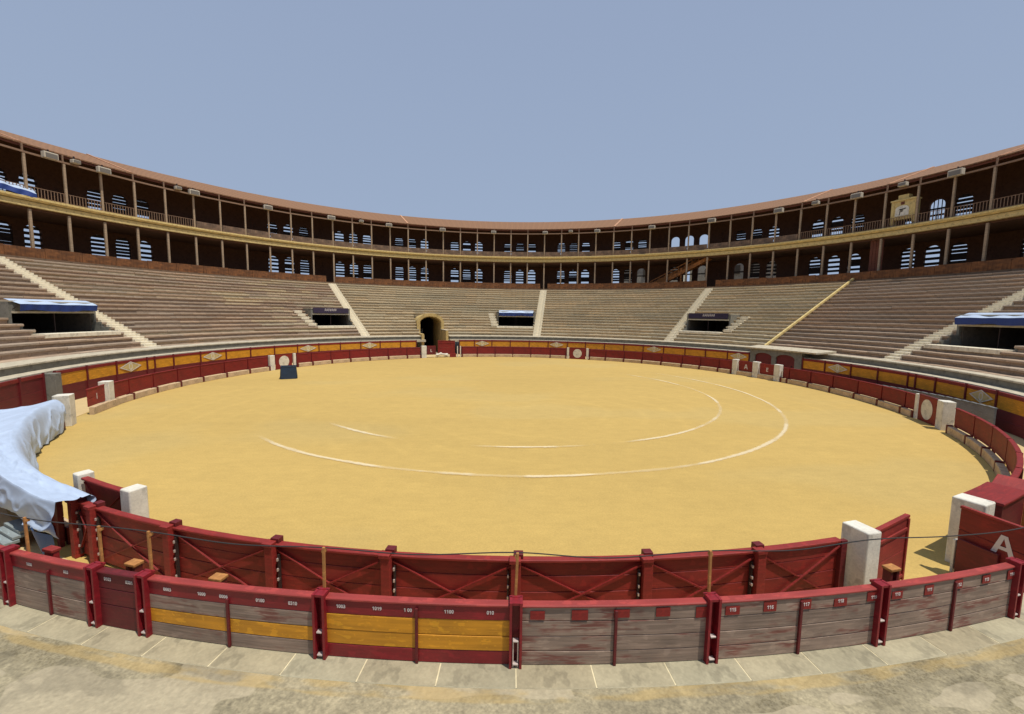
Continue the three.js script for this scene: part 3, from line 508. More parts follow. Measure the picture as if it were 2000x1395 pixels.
{ // buildings outside, glimpsed through the gallery windows
  [[26.6, 66, 12, 17.2], [43.9, 66, 10, 17.4], [36.5, 70, 9, 17.0]].forEach(([d, R, w, h], i) => {
    const t = thing('building', ['pale building outside, glimpsed through a lower gallery arch right of centre', 'pale building outside, glimpsed through the arch right of the gallery stair', 'pale building outside, glimpsed under the gallery stair'][i], 'building', P(CG, R, d, 0), 'buildings outside the ring');
    part(t, 'wall', tbox(CG, R, d, 0, w, h, 8), M.white); part(t, 'roof', tbox(CG, R, d, h, w + 0.4, 0.3, 8.4), M.roof);
    for (let q = 0; q < 4; q++) part(t, 'window', tbox(CG, R - 4.02, d + (q - 1.5) * 2, 13.4, 1.0, 1.6, 0.06), M.lampGlass);
  });
}

// ------------------------------------------------------------------ inner barrier (around the sand)
const BR = 24.1, BT = 1.30;
const near = d => { const m = mod(d, 360); return m > 152 && m < 215; };
function barrierRun(label, joints) {
  const a = joints[0], b = joints[joints.length - 1], t = thing('arena_barrier', label, 'barrier', P(CA, BR, (a + b) / 2, 0), 'runs of red plank barrier around the sand');
  const reds = [M.red, M.red2, M.red3];
  for (let i = 0; i < joints.length - 1; i++) {
    const p = joints[i] + 0.12, q = joints[i + 1] - 0.12, m = (p + q) / 2, n = near(m);
    const rows = n ? [0.06, 0.37, 0.68, 0.98, BT - 0.06] : [0.38, BT - 0.06];
    const m0 = [M.barrier, M.barrier2][Math.floor(rnd() * 2)];
    for (let k = 0; k < rows.length - 1; k++) part(t, n ? 'board' : 'panel', cbox(CA, BR + rr(0, 0.006), BR + 0.06 + rr(-0.004, 0.004), rows[k] + 0.004, rows[k + 1] - 0.005, p, q, 0.006, 3), n ? reds[Math.floor(rnd() * 3)] : m0);
    part(t, 'top_rail', cbox(CA, BR - 0.02, BR + 0.12, BT - 0.055, BT, p, q, 0.012, 3), n ? M.red3 : M.barrier);
    if (n) for (const s of [0, 1]) { // crossed braces on the passage side
      const N = 6, gs = []; for (let k = 0; k < N; k++) { const f = x => P(CA, BR + 0.085 + s * 0.02, p + (q - p) * x, (s ? 1.2 - 1.1 * x : 0.1 + 1.1 * x)); gs.push(bar(f(k / N), f((k + 1) / N), 0.035, 0.022)); } part(t, 'brace', gs, M.red2);
    }
    part(t, 'foot_step', cbox(CA, BR - 0.24, BR - 0.012, 0.0, 0.37, p + 0.14, q - 0.14, 0.02, 3), M.estribo);
  }
  for (let i = 0; i < joints.length; i++) {
    const d = joints[i], n = near(d);
    part(t, 'foot', tbox(CA, BR - 0.12, d, -0.02, 0.13, 0.44, 0.24), M.darkRed);
    if (n && i > 0) {
      const po = part(t, 'post', tbox(CA, BR + 0.13, d, 0, 0.17, BT - 0.005, 0.15, { round: 0.012 }), M.red3);
      part(po, 'cap', tbox(CA, BR + 0.02, d - 0.1, BT - 0.04, 0.17, 0.13, 0.14, { round: 0.012 }), M.darkRed);
      part(po, 'cap', tbox(CA, BR + 0.14, d + 0.04, BT - 0.02, 0.2, 0.07, 0.18, { round: 0.012 }), M.red3);
      const gp = part(t, 'hinge_strip', tbox(CA, BR + 0.1, d + (d > 180 ? -0.32 : 0.32), 0.1, 0.026, 1.0, 0.06), M.iron);
      for (const y of [0.28, 0.62, 0.8, 1.02]) part(gp, 'hinge', tbox(CA, BR + 0.13, d + (d > 180 ? -0.32 : 0.32), y + rr(-0.03, 0.03), 0.026, 0.05, 0.05), M.bolt);
    } else part(t, 'post', tbox(CA, BR + 0.1, d, 0, 0.14, BT - 0.01, 0.08), M.darkRed);
  }
  return t;
}
barrierRun('red barrier run on the left, behind the blue crate', [-107.6, -103.74, -98.26, -92.71, -87.41, -81.75, -76.06, -71.0]);
barrierRun('red barrier run between the left target screen and the tunnel gate', [-63.7, -59.71, -54.47, -49.26, -43.79, -38.36, -32.82, -28.8]);
barrierRun('red barrier run at the far centre, left of the middle target screen', [-16.2, -11.5, -6.0, -0.5, 5.07, 11.05, 15.9]);
barrierRun('red barrier run between the middle target screen and the lettered gates', [23.1, 27.94, 33.39, 38.74, 44.29, 50.01, 55.0, 60.0, 63.5]);
barrierRun('red barrier run on the right, left of the right target screen', [76.3, 77.8, 82.93, 88.15, 93.86, 99.25, 104.59, 107.4]);
barrierRun('red barrier run curving along the right edge of the picture', [115.9, 120.86, 125.91, 131.25, 136.6, 142.0, 147.2]);
barrierRun('near red plank barrier with crossed braces in the foreground', [164.35, 168.91, 174.06, 179.52, 184.9, 190.17, 195.79, 201.48, 203.3]);
barrierRun('red barrier run under the pale tarpaulin at the left edge', [-154.6, -150.2, -145.5, -140.1, -134.7, -129.3, -124.0, -121.0]);

// white pillars at the openings
const pillar = (label, deg, R, w, d, h, c = CA) => { // plastered block, edges worn, faces a little uneven
  const g = new RoundedBoxGeometry(w, h, d, 6, 0.035), p = g.attributes.position; boxUV(g);
  for (let i = 0; i < p.count; i++) { const x = p.getX(i), y = p.getY(i), z = p.getZ(i), n = 0.02 * (fbm(x * 5 + deg, y * 5 + z * 5, 0, 0, 3, 611) - 0.5); p.setXYZ(i, x * (1 + n / w), y + n * 0.6, z * (1 + n / d)); }
  g.computeVertexNormals(); const q = P(c, R, deg, h / 2 - 0.02); g.rotateY(-deg * D2R).translate(q.x, q.y, q.z);
  return single('white_pillar', g, M.white, label, 'pillar', 'white masonry pillars at the barrier openings'); };
pillar('white pillar at the right end of the near barrier', 163.55, 24.28, 0.36, 0.5, 1.58);
pillar('white pillar behind the lettered red gate at the right edge', 154.4, 24.28, 0.5, 0.56, 1.58);
pillar('white pillar left of the near left red screen', -153.9, 23.62, 0.3, 0.32, 1.57);
pillar('white pillar right of the near left red screen, chipped at its foot', -159.15, 23.6, 0.36, 0.36, 1.57);
pillar('white pillar at the end of the pale tarpaulin on the left', -118.9, 24.1, 0.6, 0.6, 1.5);
pillar('white pillar right of the small red gate on the left', -108.75, 24.12, 0.5, 0.5, 1.5);
pillar('white pillar left of the gates with pale letters', 64.4, 24.05, 0.5, 0.4, 1.5);
pillar('white pillar between the two gates with pale letters', 69.75, 24.05, 0.58, 0.4, 1.5);
pillar('white pillar right of the gates with pale letters', 75.2, 24.05, 0.6, 0.4, 1.5);
pillar('white pillar right of the right target screen', 113.8, 24.1, 0.62, 0.5, 1.5);
pillar('slim white pillar left of the left target screen', -70.2, 24.05, 0.5, 0.3, 1.42);
pillar('white pillar left of the tunnel gate', -27.8, 24.05, 0.62, 0.4, 1.52);

// refuge screens with white target discs
function targetScreen(label, a, b, strips) {
  const m = (a + b) / 2, t = thing('target_screen', label, 'screen', P(CA, 23.9, m, 0), 'red screens with white target discs'), W = (b - a) * D2R * 24;
  part(t, 'board', tbox(CA, 23.98, m, 0.02, W, 1.4, 0.08, { round: 0.012 }), M.red2);
  const g = new THREE.CylinderGeometry(0.55, 0.55, 0.012, 40).rotateX(Math.PI / 2).rotateY(-m * D2R), p = P(CA, 23.935, m, 0.72); part(t, 'target_disc', g.translate(p.x, p.y, p.z), M.emblem);
  part(t, 'top_rail', tbox(CA, 23.99, m, 1.405, W + 0.04, 0.05, 0.13, { round: 0.01 }), M.darkRed);
  for (const s of strips) part(t, 'edge_post', tbox(CA, 24.0, s, 0, 0.26, 1.42, 0.16, { round: 0.015 }), M.white);
}
targetScreen('red screen with white disc behind the dark blue crate', -69.3, -65.1, [-64.4]);
targetScreen('red screen with white disc at the far centre', 17.0, 21.9, [16.55, 22.45]);
targetScreen('red screen with white disc on the right side of the sand', 108.3, 112.4, [107.85]);
{ // plain screen at the near left
  const t = thing('refuge_screen', 'red refuge screen with crossed braces between two white pillars, near left', 'screen', P(CA, 23.7, -156.6, 0));
  for (const [y0, y1] of [[0.08, 0.5], [0.5, 0.95], [0.95, 1.42]]) part(t, 'board', cbox(CA, 23.62, 23.68, y0 + 0.004, y1 - 0.004, -158.55, -154.4, 0.006, 3), M.red2);
  part(t, 'top_rail', cbox(CA, 23.6, 23.74, 1.42, 1.48, -158.55, -154.4, 0.012, 3), M.red3);
  const f = (x, s) => P(CA, 23.7, -158.5 + 4.0 * x, s ? 1.38 - 1.2 * x : 0.18 + 1.2 * x);
  for (const s of [0, 1]) part(t, 'brace', bar(f(0, s), f(1, s), 0.035, 0.022), M.red3);
}
// gates
function leaf(t, A, B, y0, y1, m, o = {}) { // a flat gate leaf between two plan points: boards and rails
  const L = A.distanceTo(B), ang = -Math.atan2(B.z - A.z, B.x - A.x), mid = A.clone().add(B).multiplyScalar(0.5), n = o.boards || 3;
  const add = (par, nm, g, mm) => part(par, nm, g.rotateY(ang).translate(mid.x, 0, mid.z), mm);
  const out = []; for (let i = 0; i < n; i++) { const h = (y1 - y0) / n; out.push(add(t, 'board', rbox(L - 0.02, h - 0.008, 0.05, 0.008, 1).translate(0, y0 + h * (i + 0.5), 0), m)); }
  add(t, 'top_rail', rbox(L, 0.06, 0.09, 0.01, 1).translate(0, y1 + 0.03, 0), M.red3);
  if (o.frame) { for (const s of [-1, 1]) add(t, 'stile', rbox(0.07, y1 - y0 - 0.02, 0.03, 0.006, 1).translate(s * (L / 2 - 0.05), (y0 + y1) / 2, 0.042 * o.frame), M.red3); for (const y of [y0 + 0.12, y1 - 0.22]) add(t, 'cross_rail', rbox(L - 0.2, 0.06, 0.03, 0.006, 1).translate(0, y, 0.042 * o.frame), M.red3); }
  if (o.text) add(t, 'painted_letter', text(o.text, o.size || 0.4).rotateY(o.side < 0 ? Math.PI : 0).translate(o.tx || 0, o.ty || (y0 + y1) / 2, 0.03 * (o.side || 1)), M.numeral);
  return { add, L };
}
{
  let t = thing('gate_leaf', 'brown red gate leaf ajar beside the near right white pillar', 'gate', P(CA, 24.2, 161.5, 0));
  leaf(t, new THREE.Vector3(6.98, 0, 24.98), new THREE.Vector3(8.22, 0, 24.28), 0.1, 1.46, M.red3, { frame: 1, boards: 4 });
  t = thing('gate_leaf', 'red gate leaf with a pale letter A standing open at the right edge', 'gate', P(CA, 24.8, 155.5, 0));
  const q = leaf(t, new THREE.Vector3(9.72, 0, 23.9), new THREE.Vector3(10.05, 0, 25.35), 0.1, 1.5, M.red2, { boards: 3, text: 'A', size: 0.4, tx: 0.0, ty: 1.06, side: 1 });
  q.add(t, 'pale_edge', rbox(0.05, 0.75, 0.12, 0.01, 1).translate(-q.L / 2 - 0.02, 0.4, 0), M.white);
  single('lower_board', rbox(0.66, 0.84, 0.05, 0.01, 1).translate(0, 0.44, 0).rotateY(-Math.atan2(1.45, 0.33)).translate(9.72 + 0.222 * 0.4 - 0.09, 0, 23.9 + 0.975 * 0.4 + 0.02), M.darkRed, 'dark red board leaning against the lettered gate at the right edge', 'board');
  { const gs = []; for (let q = 0; q < 4; q++) gs.push(rbox(0.26, 0.035, 0.09, 0.01, 1).rotateZ(0.25 * (q % 2 ? 1 : -1)).rotateY(0.7 * q).translate(9.5 + 0.04 * q, 0.06 + 0.035 * q, 24.1 + 0.06 * q)); const t2 = thing('timber_offcuts', 'reddish timber offcuts piled below the lettered red gate at the right edge', 'offcuts', new THREE.Vector3(9.55, 0.02, 24.2)); gs.forEach(g => part(t2, 'offcut', g, M.ochre)); }
  t = thing('gate_leaf', 'small red gate with a thin white mark on the left, seen from the sand', 'gate', P(CA, 23.9, -111.5, 0));
  leaf(t, P(CA, 24.05, -113.6), P(CA, 24.05, -109.6), 0.42, 1.3, M.red3, { boards: 2, text: 'l', size: 0.3 });
  part(t, 'foot_step', cbox(CA, 23.82, 24.02, 0, 0.4, -113.6, -107.6, 0.02, 3), M.estribo);
  t = thing('gate_leaf', 'dark red gate with a pale letter L under the arched doorway', 'gate', P(CA, 24.1, -25.5, 0));
  leaf(t, P(CA, 24.15, -26.9), P(CA, 24.15, -24.1), 0.36, 1.4, M.darkRed, { boards: 2, text: 'L', size: 0.34 });
  t = thing('gate_leaf', 'tall red double gate panel right of the arched doorway', 'gate', P(CA, 24.3, -20.6, 0));
  leaf(t, P(CA, 24.7, -23.2), P(CA, 23.95, -18.4), 0.36, 2.05, M.red, { boards: 2, frame: 1 });
  part(t, 'foot', tbox(CA, 24.0, -19.0, 0, 0.8, 0.5, 0.15), M.red2);
  for (const d of [-17.6, -16.7]) part(t, 'edge_post', tbox(CA, 24.0, d, 0, 0.1, 1.42, 0.16), M.white);
  t = thing('gate_leaf', 'red gate with a pale letter A between white pillars on the right', 'gate', P(CA, 24.1, 67, 0));
  leaf(t, P(CA, 24.1, 65.1), P(CA, 24.1, 69.0), 0.42, 1.32, M.red2, { boards: 2, text: 'A', size: 0.44 }); part(t, 'foot_step', cbox(CA, 23.86, 24.05, 0, 0.38, 65.1, 69.0, 0.02, 3), M.estribo);
  t = thing('gate_leaf', 'red gate with a pale letter E between white pillars on the right', 'gate', P(CA, 24.1, 72.4, 0));
  leaf(t, P(CA, 24.1, 70.5), P(CA, 24.1, 74.4), 0.42, 1.32, M.red, { boards: 2, text: 'E', size: 0.36 }); part(t, 'foot_step', cbox(CA, 23.86, 24.05, 0, 0.38, 70.5, 74.4, 0.02, 3), M.estribo);
  // rubble heap at the tunnel gate
  const gs = []; for (let i = 0; i < 16; i++) { const g = new THREE.DodecahedronGeometry(rr(0.1, 0.26), 0), p = P(CA, 24.1 + rr(-0.2, 0.25), -22.6 + rr(-1.4, 2.2), 0.1); g.scale(1, rr(0.5, 1.1), 1).rotateY(rr(0, 3)); const u = Math.abs((p.x - P(CA, 24, -22.6).x)); gs.push(g.translate(p.x, p.y + Math.max(0, 0.35 - u * 0.3), p.z)); }
  const o = single('rubble_heap', gs, M.emblem, 'heap of pale rubble at the foot of the tunnel gate', 'rubble'); o.userData.kind = 'stuff';
}
{ // red box with tilted lid at the right end of the barrier
  const t = thing('red_cabinet', 'red wooden cabinet with tilted lid at the right edge, behind the white pillar', 'cabinet', P(CA, 24.4, 150.5, 0));
  part(t, 'body', cbox(CA, 24.02, 24.62, 0.02, 1.46, 150.0, 153.4, 0.015, 3), M.darkRed);
  part(t, 'top_board', cbox(CA, 23.98, 24.66, 1.46, 1.52, 149.8, 153.6, 0.012, 3), M.red2);
  part(t, 'lid', tbox(CA, 24.32, 148.9, 1.44, 0.8, 0.04, 0.62, { tilt: -0.3, round: 0.012 }), M.red3);
  part(t, 'post', tbox(CA, 24.72, 149.6, 0, 0.2, 1.2, 0.2, { round: 0.02 }), M.ochre);
  part(t, 'back_board', tbox(CA, 24.5, 147.8, 0, 0.6, 1.4, 0.06), M.red);
}
{ const gs = []; for (let d = 82; d < 115; d += 1.5) { const h = 0.62 + (d + 0.75 - 82) / 33 * 0.62; gs.push(abox(CB, 26.42, 26.5, 0.02, h, d, d + 1.5, 1)); gs.push(abox(CB, 26.38, 26.54, h, h + 0.05, d, d + 1.5, 1)); }
  single('grey_screen', gs, M.greyScreen, 'long low grey screen in the passage on the right, behind the red barrier', 'screen'); }

// ------------------------------------------------------------------ front row fence (outer side of the passage)
const FR = 27.16;
function emblem(t, deg) { // white diamond outline with a small oval crest
  const p = P(CB, FR - 0.03, deg, 1.46), W = 0.95, H = 0.36, s = new THREE.Shape(); s.moveTo(-W, 0); s.lineTo(0, -H); s.lineTo(W, 0); s.lineTo(0, H); s.closePath(); const k = 0.84, h = new THREE.Path(); h.moveTo(-W * k, 0); h.lineTo(0, H * k); h.lineTo(W * k, 0); h.lineTo(0, -H * k); h.closePath(); s.holes.push(h);
  const g = new THREE.ExtrudeGeometry(s, { depth: 0.015, bevelEnabled: false }).rotateY(-deg * D2R).translate(p.x, p.y, p.z), e = part(t, 'diamond_emblem', g, M.emblem);
  const f = new THREE.Shape(); f.moveTo(-W * k, 0); f.lineTo(0, -H * k); f.lineTo(W * k, 0); f.lineTo(0, H * k); f.closePath(); part(e, 'diamond_field', new THREE.ExtrudeGeometry(f, { depth: 0.008, bevelEnabled: false }).rotateY(-deg * D2R).translate(p.x, p.y, p.z), M.cream);
  part(e, 'crest', new THREE.TorusGeometry(0.17, 0.05, 6, 20).scale(0.75, 1.25, 0.3).rotateY(-deg * D2R).translate(p.x, p.y, p.z), M.emblem);
}
function farFence(label, posts, emblems, redOnly) {
  const t = thing('front_row_fence', label, 'fence', P(CB, FR, (posts[0] + posts[posts.length - 1]) / 2, 0), 'red and yellow fence in front of the first row');
  for (let i = 0; i < posts.length - 1; i++) {
    const p = posts[i] + 0.02, q = posts[i + 1] - 0.02;
    part(t, 'lower_board', cbox(CB, FR, FR + 0.06, 0.04, 0.55, p, q, 0.008, 3), M.darkRed);
    part(t, 'lower_board', cbox(CB, FR, FR + 0.06, 0.556, 1.05, p, q, 0.008, 3), M.darkRed);
    part(t, 'yellow_board', cbox(CB, FR + 0.005, FR + 0.055, 1.056, 1.74, p, q, 0.008, 3), redOnly ? M.darkRed : M.yellow);
    part(t, 'top_rail', cbox(CB, FR - 0.02, FR + 0.08, 1.745, 1.93, p, q, 0.01, 3), M.red2);
  }
  for (const d of posts) part(t, 'post', tbox(CB, FR - 0.02, d, 0, 0.1, 1.99, 0.08), M.darkRed);
  for (const d of emblems) emblem(t, d);
}
farFence('red and yellow fence below the left seating, ending at the arched doorway', [-108.0, -102.54, -97.34, -91.71, -90.25, -86.6, -81.16, -75.79, -70.4, -64.92, -59.45, -54.18, -48.74, -43.4, -38.2, -32.6, -28.2], [-94.81, -78.64, -56.88, -41.07]);
farFence('red and yellow fence below the central seating, ending at the concrete shelter', [-15.9, -11.5, -6.4, -1.0, 4.57, 10.11, 15.75, 20.91, 26.28, 31.71, 37.03, 42.51, 48.12, 53.31, 58.73, 63.9], [-9.23, 12.53, 39.92, 61.4]);
farFence('red and yellow fence below the right seating, beyond the concrete shelter', [75.9, 80.57, 85.82, 91.03, 96.59, 97.96, 101.47, 106.68, 111.8, 117.2, 122.6, 128, 133.4, 138.8, 144.2, 149.6, 155], [83.2, 109.3]);
farFence('plain dark red fence at the left edge, beyond the grey end wall', [-151.6, -146.2, -140.8, -135.4, -130, -124.6, -119.2, -113.8, -109.9], [], true);
single('end_wall', tbox(CB, 27.0, -108.9, 0, 0.5, 1.9, 0.5, { round: 0.02 }), M.greyWall, 'grey end wall between the yellow fence and plain red fence on the left', 'wall');

{ // the near fence: seven panels standing on the kerb slabs
  const F0 = 27.2, Y0 = 1.252, Y1 = 2.01, t = thing('near_fence', 'near front row fence with red posts, yellow boards and weathered panels', 'fence', P(CB, F0, 180, Y0));
  const X = [163.86, 169.17, 174.2, 179.34, 184.43, 189.65, 191.39, 194.89, 199.5];
  // panels run from right (163.9) to left (199.5) in ring angle
  const kinds = ['weather', 'weather', 'weather', 'yellow', 'mixed', 'red', 'rail', 'rail'];
  const in0 = F0 - 0.03, in1 = F0 + 0.03, out = F0 + 0.034;
  const num = (host, deg, y, s, R = out) => { const g = text(s, 0.046).scale(0.85, 1, 1), p = P(CB, R, deg, y); part(host, 'painted_number', g.rotateY(Math.PI - deg * D2R).translate(p.x, p.y, p.z), M.numeral); };
  const weatherCount = [0];
  for (let i = 0; i < kinds.length; i++) {
    const e = 0.15, a = X[i] + e, b = X[i + 1] - e, m = (a + b) / 2, k = kinds[i], h = Y1 - Y0;
    const bd = (nm, f0, f1, mm, p = a, q = b) => { const g = cbox(CB, in0 + rr(-0.002, 0.003), in1 + rr(-0.003, 0.002), Y0 + h * f0 + 0.003, Y0 + h * f1 - 0.004, p, q, 0.005, 6); const u = g.attributes.uv, ox = rr(0, 2), oy = rr(0, 2); for (let j = 0; j < u.count; j++) u.setXY(j, u.getX(j) + ox, u.getY(j) + oy); return part(t, nm, g, mm); };
    const cap = (mm, hh = 0.035) => part(t, 'cap_rail', cbox(CB, in0 - 0.03, in1 + 0.02, Y1 - 0.002, Y1 + hh, a, b, 0.01, 6), mm);
    const rail = f => part(t, 'top_board', cbox(CB, in0 - 0.01, in1 + 0.002, Y0 + h * f, Y1 - 0.004, a, b, 0.006, 6), M.crimson);
    const batten = (f0 = 0, f1 = 0.95) => part(t, 'batten', tbox(CB, out + 0.012, m, Y0 + h * f0, 0.035, h * (f1 - f0), 0.03, { round: 0.006 }), M.darkRed);
    if (k === 'weather') {
      const f = [0, 0.24, 0.5, 0.76, 1.0]; for (let j = 0; j < 4; j++) for (const [p, q] of [[a, m], [m, b]]) bd('board', f[j], f[j + 1], M.weather, p + 0.01, q - 0.01);
      cap(M.capRail, 0.03); batten();
      for (let j = 0; j < 5; j++) { const d = b - 0.25 - (b - a - 0.5) * j / 4 - 0.15, pl = part(t, 'number_plate', tbox(CB, out + 0.004, d, Y1 - 0.155 + rr(-0.02, 0.02), rr(0.13, 0.2), rr(0.1, 0.14), 0.006), M.red); if (i < 2) num(pl, d, Y1 - 0.09, String(110 + i * 5 + j), out + 0.0075); }
    } else if (k === 'yellow') {
      bd('board', 0, 0.235, M.crimson); for (const [p, q] of [[a, m], [m, b]]) { bd('board', 0.235, 0.49, M.yellow, p + 0.01, q - 0.01); bd('board', 0.49, 0.765, M.yellow, p + 0.01, q - 0.01); }
      const r = rail(0.765); cap(M.capRail); batten(); ['103', '106', '100', '1103', '1103'].forEach((s, j) => num(r, b - 0.2 - [0.2, 1.15, 1.95, 3.0, 4.05][j] * (b - a - 0.2) / 4.55, Y1 - 0.075, ['1003', '1019', '1 00', '1100', '010'][j]));
    } else if (k === 'mixed') {
      bd('board', 0, 0.25, M.weather); bd('board', 0.25, 0.5, M.yellow); bd('board', 0.5, 0.76, M.weather); const r = rail(0.76); cap(M.capRail); batten(0, 0.86);
      [0.6, 1.65, 2.3, 3.35, 4.25].forEach((x, j) => num(r, b - x * (b - a) / 4.85, Y1 - 0.085, ['0003', '1000', '0006', '0100', '0310'][j]));
    } else if (k === 'red') { bd('board', 0, 0.42, M.darkRed); bd('board', 0.42, 0.72, M.darkRed); const r = bd('board', 0.72, 1.0, M.darkRed); cap(M.darkRed, 0.03); num(r, b - 0.35, Y1 - 0.07, '0103'); num(r, a + 0.35, Y1 - 0.07, '0301'); }
    else { for (const [p, q] of [[a, m], [m, b]]) { bd('board', 0, 0.38, M.weather, p + 0.01, q - 0.01); bd('board', 0.38, 0.77, M.weather, p + 0.01, q - 0.01); } const r = rail(0.77); cap(M.capRail); batten(0, 0.86); num(r, b - 0.8, Y1 - 0.08, '1000'); num(r, m - 0.7, Y1 - 0.08, '003'); }
  }
  X.forEach((d, i) => { // channel posts with cleats
    const s = 0.062, hh = Y1 - Y0 + 0.09;
    const po = part(t, 'post', [tbox(CB, F0 - 0.035, d, Y0 - 0.05, 0.15, hh + 0.05, 0.025), tbox(CB, F0 + 0.03, d - 0.13, Y0 - 0.05, 0.03, hh + 0.05, 0.13), tbox(CB, F0 + 0.03, d + 0.13, Y0 - 0.05, 0.03, hh + 0.05, 0.13), tbox(CB, F0 + 0.01, d, Y1 + 0.055, 0.16, 0.03, 0.15)], M.crimson);
    for (const y of [0.04, 0.34]) part(po, 'cleat', tbox(CB, F0 + 0.06, d, Y0 + y, 0.07, 0.022, 0.06, { round: 0.006 }), M.bolt);
    if (i === 3) for (const s2 of [-0.06, 0.06]) part(po, 'bright_rod', tbox(CB, F0 + 0.06, d + s2, Y0, 0.014, 0.33, 0.014), M.bolt);
  });
  // stakes carrying the cable
  const stakes = [174.2, 179.34, 184.43, 189.65, 191.39, 194.4], tips = [2.64, 2.64, 2.62, 2.62, 2.6, 2.54];
  stakes.forEach((d, i) => { const o = single('stake', [tbox(CB, F0 - 0.075, d, 1.9, 0.034, tips[i] - 1.9, 0.03, { round: 0.006, tilt: rr(-0.03, 0.03) }), tbox(CB, F0 - 0.09, d, tips[i] - 0.07, 0.045, 0.03, 0.05)], M.ochre, ['ochre wooden stake at the second red fence post from the right', 'ochre wooden stake at the centre of the near fence', 'ochre wooden stake left of the yellow fence panel', 'ochre wooden stake between the red panel and the half yellow panel', 'ochre wooden stake left of the narrow red fence panel', 'leftmost ochre wooden stake above the near fence'][i], 'stake', 'stakes carrying the cable'); });
  // cable
  const pts = [[160, 2.5], [163.86, 2.49], [166.5, 2.55], [169.3, 2.63], [171.8, 2.57], [174.2, 2.62], [177, 2.56], [179.34, 2.63], [182, 2.57], [184.43, 2.6], [187, 2.555], [189.65, 2.6], [191.39, 2.585], [193.7, 2.52], [196, 2.5], [199, 2.52]].map(([d, y]) => P(CB, F0 - 0.1, d, y));
  single('cable', new THREE.TubeGeometry(new THREE.CatmullRomCurve3(pts), 160, 0.0085, 6), M.rope, 'dark cable strung along the stakes above the near fence', 'cable');
}
// small wooden stands behind the near fence
[[-166.57, 25.5, 'wooden bracket seat behind the narrow red fence panel'], [-170.21, 25.5, 'wooden bracket seat behind the half yellow fence panel'], [165.46, 25.35, 'wooden bracket seat below the gate leaf at the near right']].forEach(([d, R, label]) => {
  const t = thing('bracket_seat', label, 'seat', P(CA, R, d, 0), 'small wooden bracket seats in the passage');
  part(t, 'top', tbox(CA, R, d, 1.46, 0.22, 0.05, 0.16, { round: 0.015 }), M.ochre);
  for (const s of [-0.15, 0.15]) part(t, 'leg', tbox(CA, R, d + s, 0.0, 0.05, 1.46, 0.12), M.darkRed);
  part(t, 'shelf', tbox(CA, R, d, 1.2, 0.16, 0.03, 0.12), M.darkRed);
});
{ // stacked pale planks and a stub post at the far left of the passage
  const t = thing('plank_stack', 'stack of pale grey planks in the passage at the left edge', 'planks', P(CB, 25.6, -153.2, 0.02));
  for (let i = 0; i < 5; i++) part(t, 'plank', tbox(CB, 25.75 - 0.12 * i, -153.2, 0.02 + i * 0.085, 1.1 - 0.05 * i, 0.07, 0.26, { round: 0.01, turn: rr(-0.04, 0.04) }), M.plank);
  const s = thing('stub_post', 'red stub board behind the left near fence panel', 'post', P(CB, 26.6, -166.3, 0.02)); part(s, 'upright', tbox(CB, 26.85, -165.5, 0.02, 0.2, 1.85, 0.08, { round: 0.012 }), M.crimson); part(s, 'cap', tbox(CB, 26.85, -165.5, 1.87, 0.22, 0.05, 0.12, { round: 0.012 }), M.red3);
}
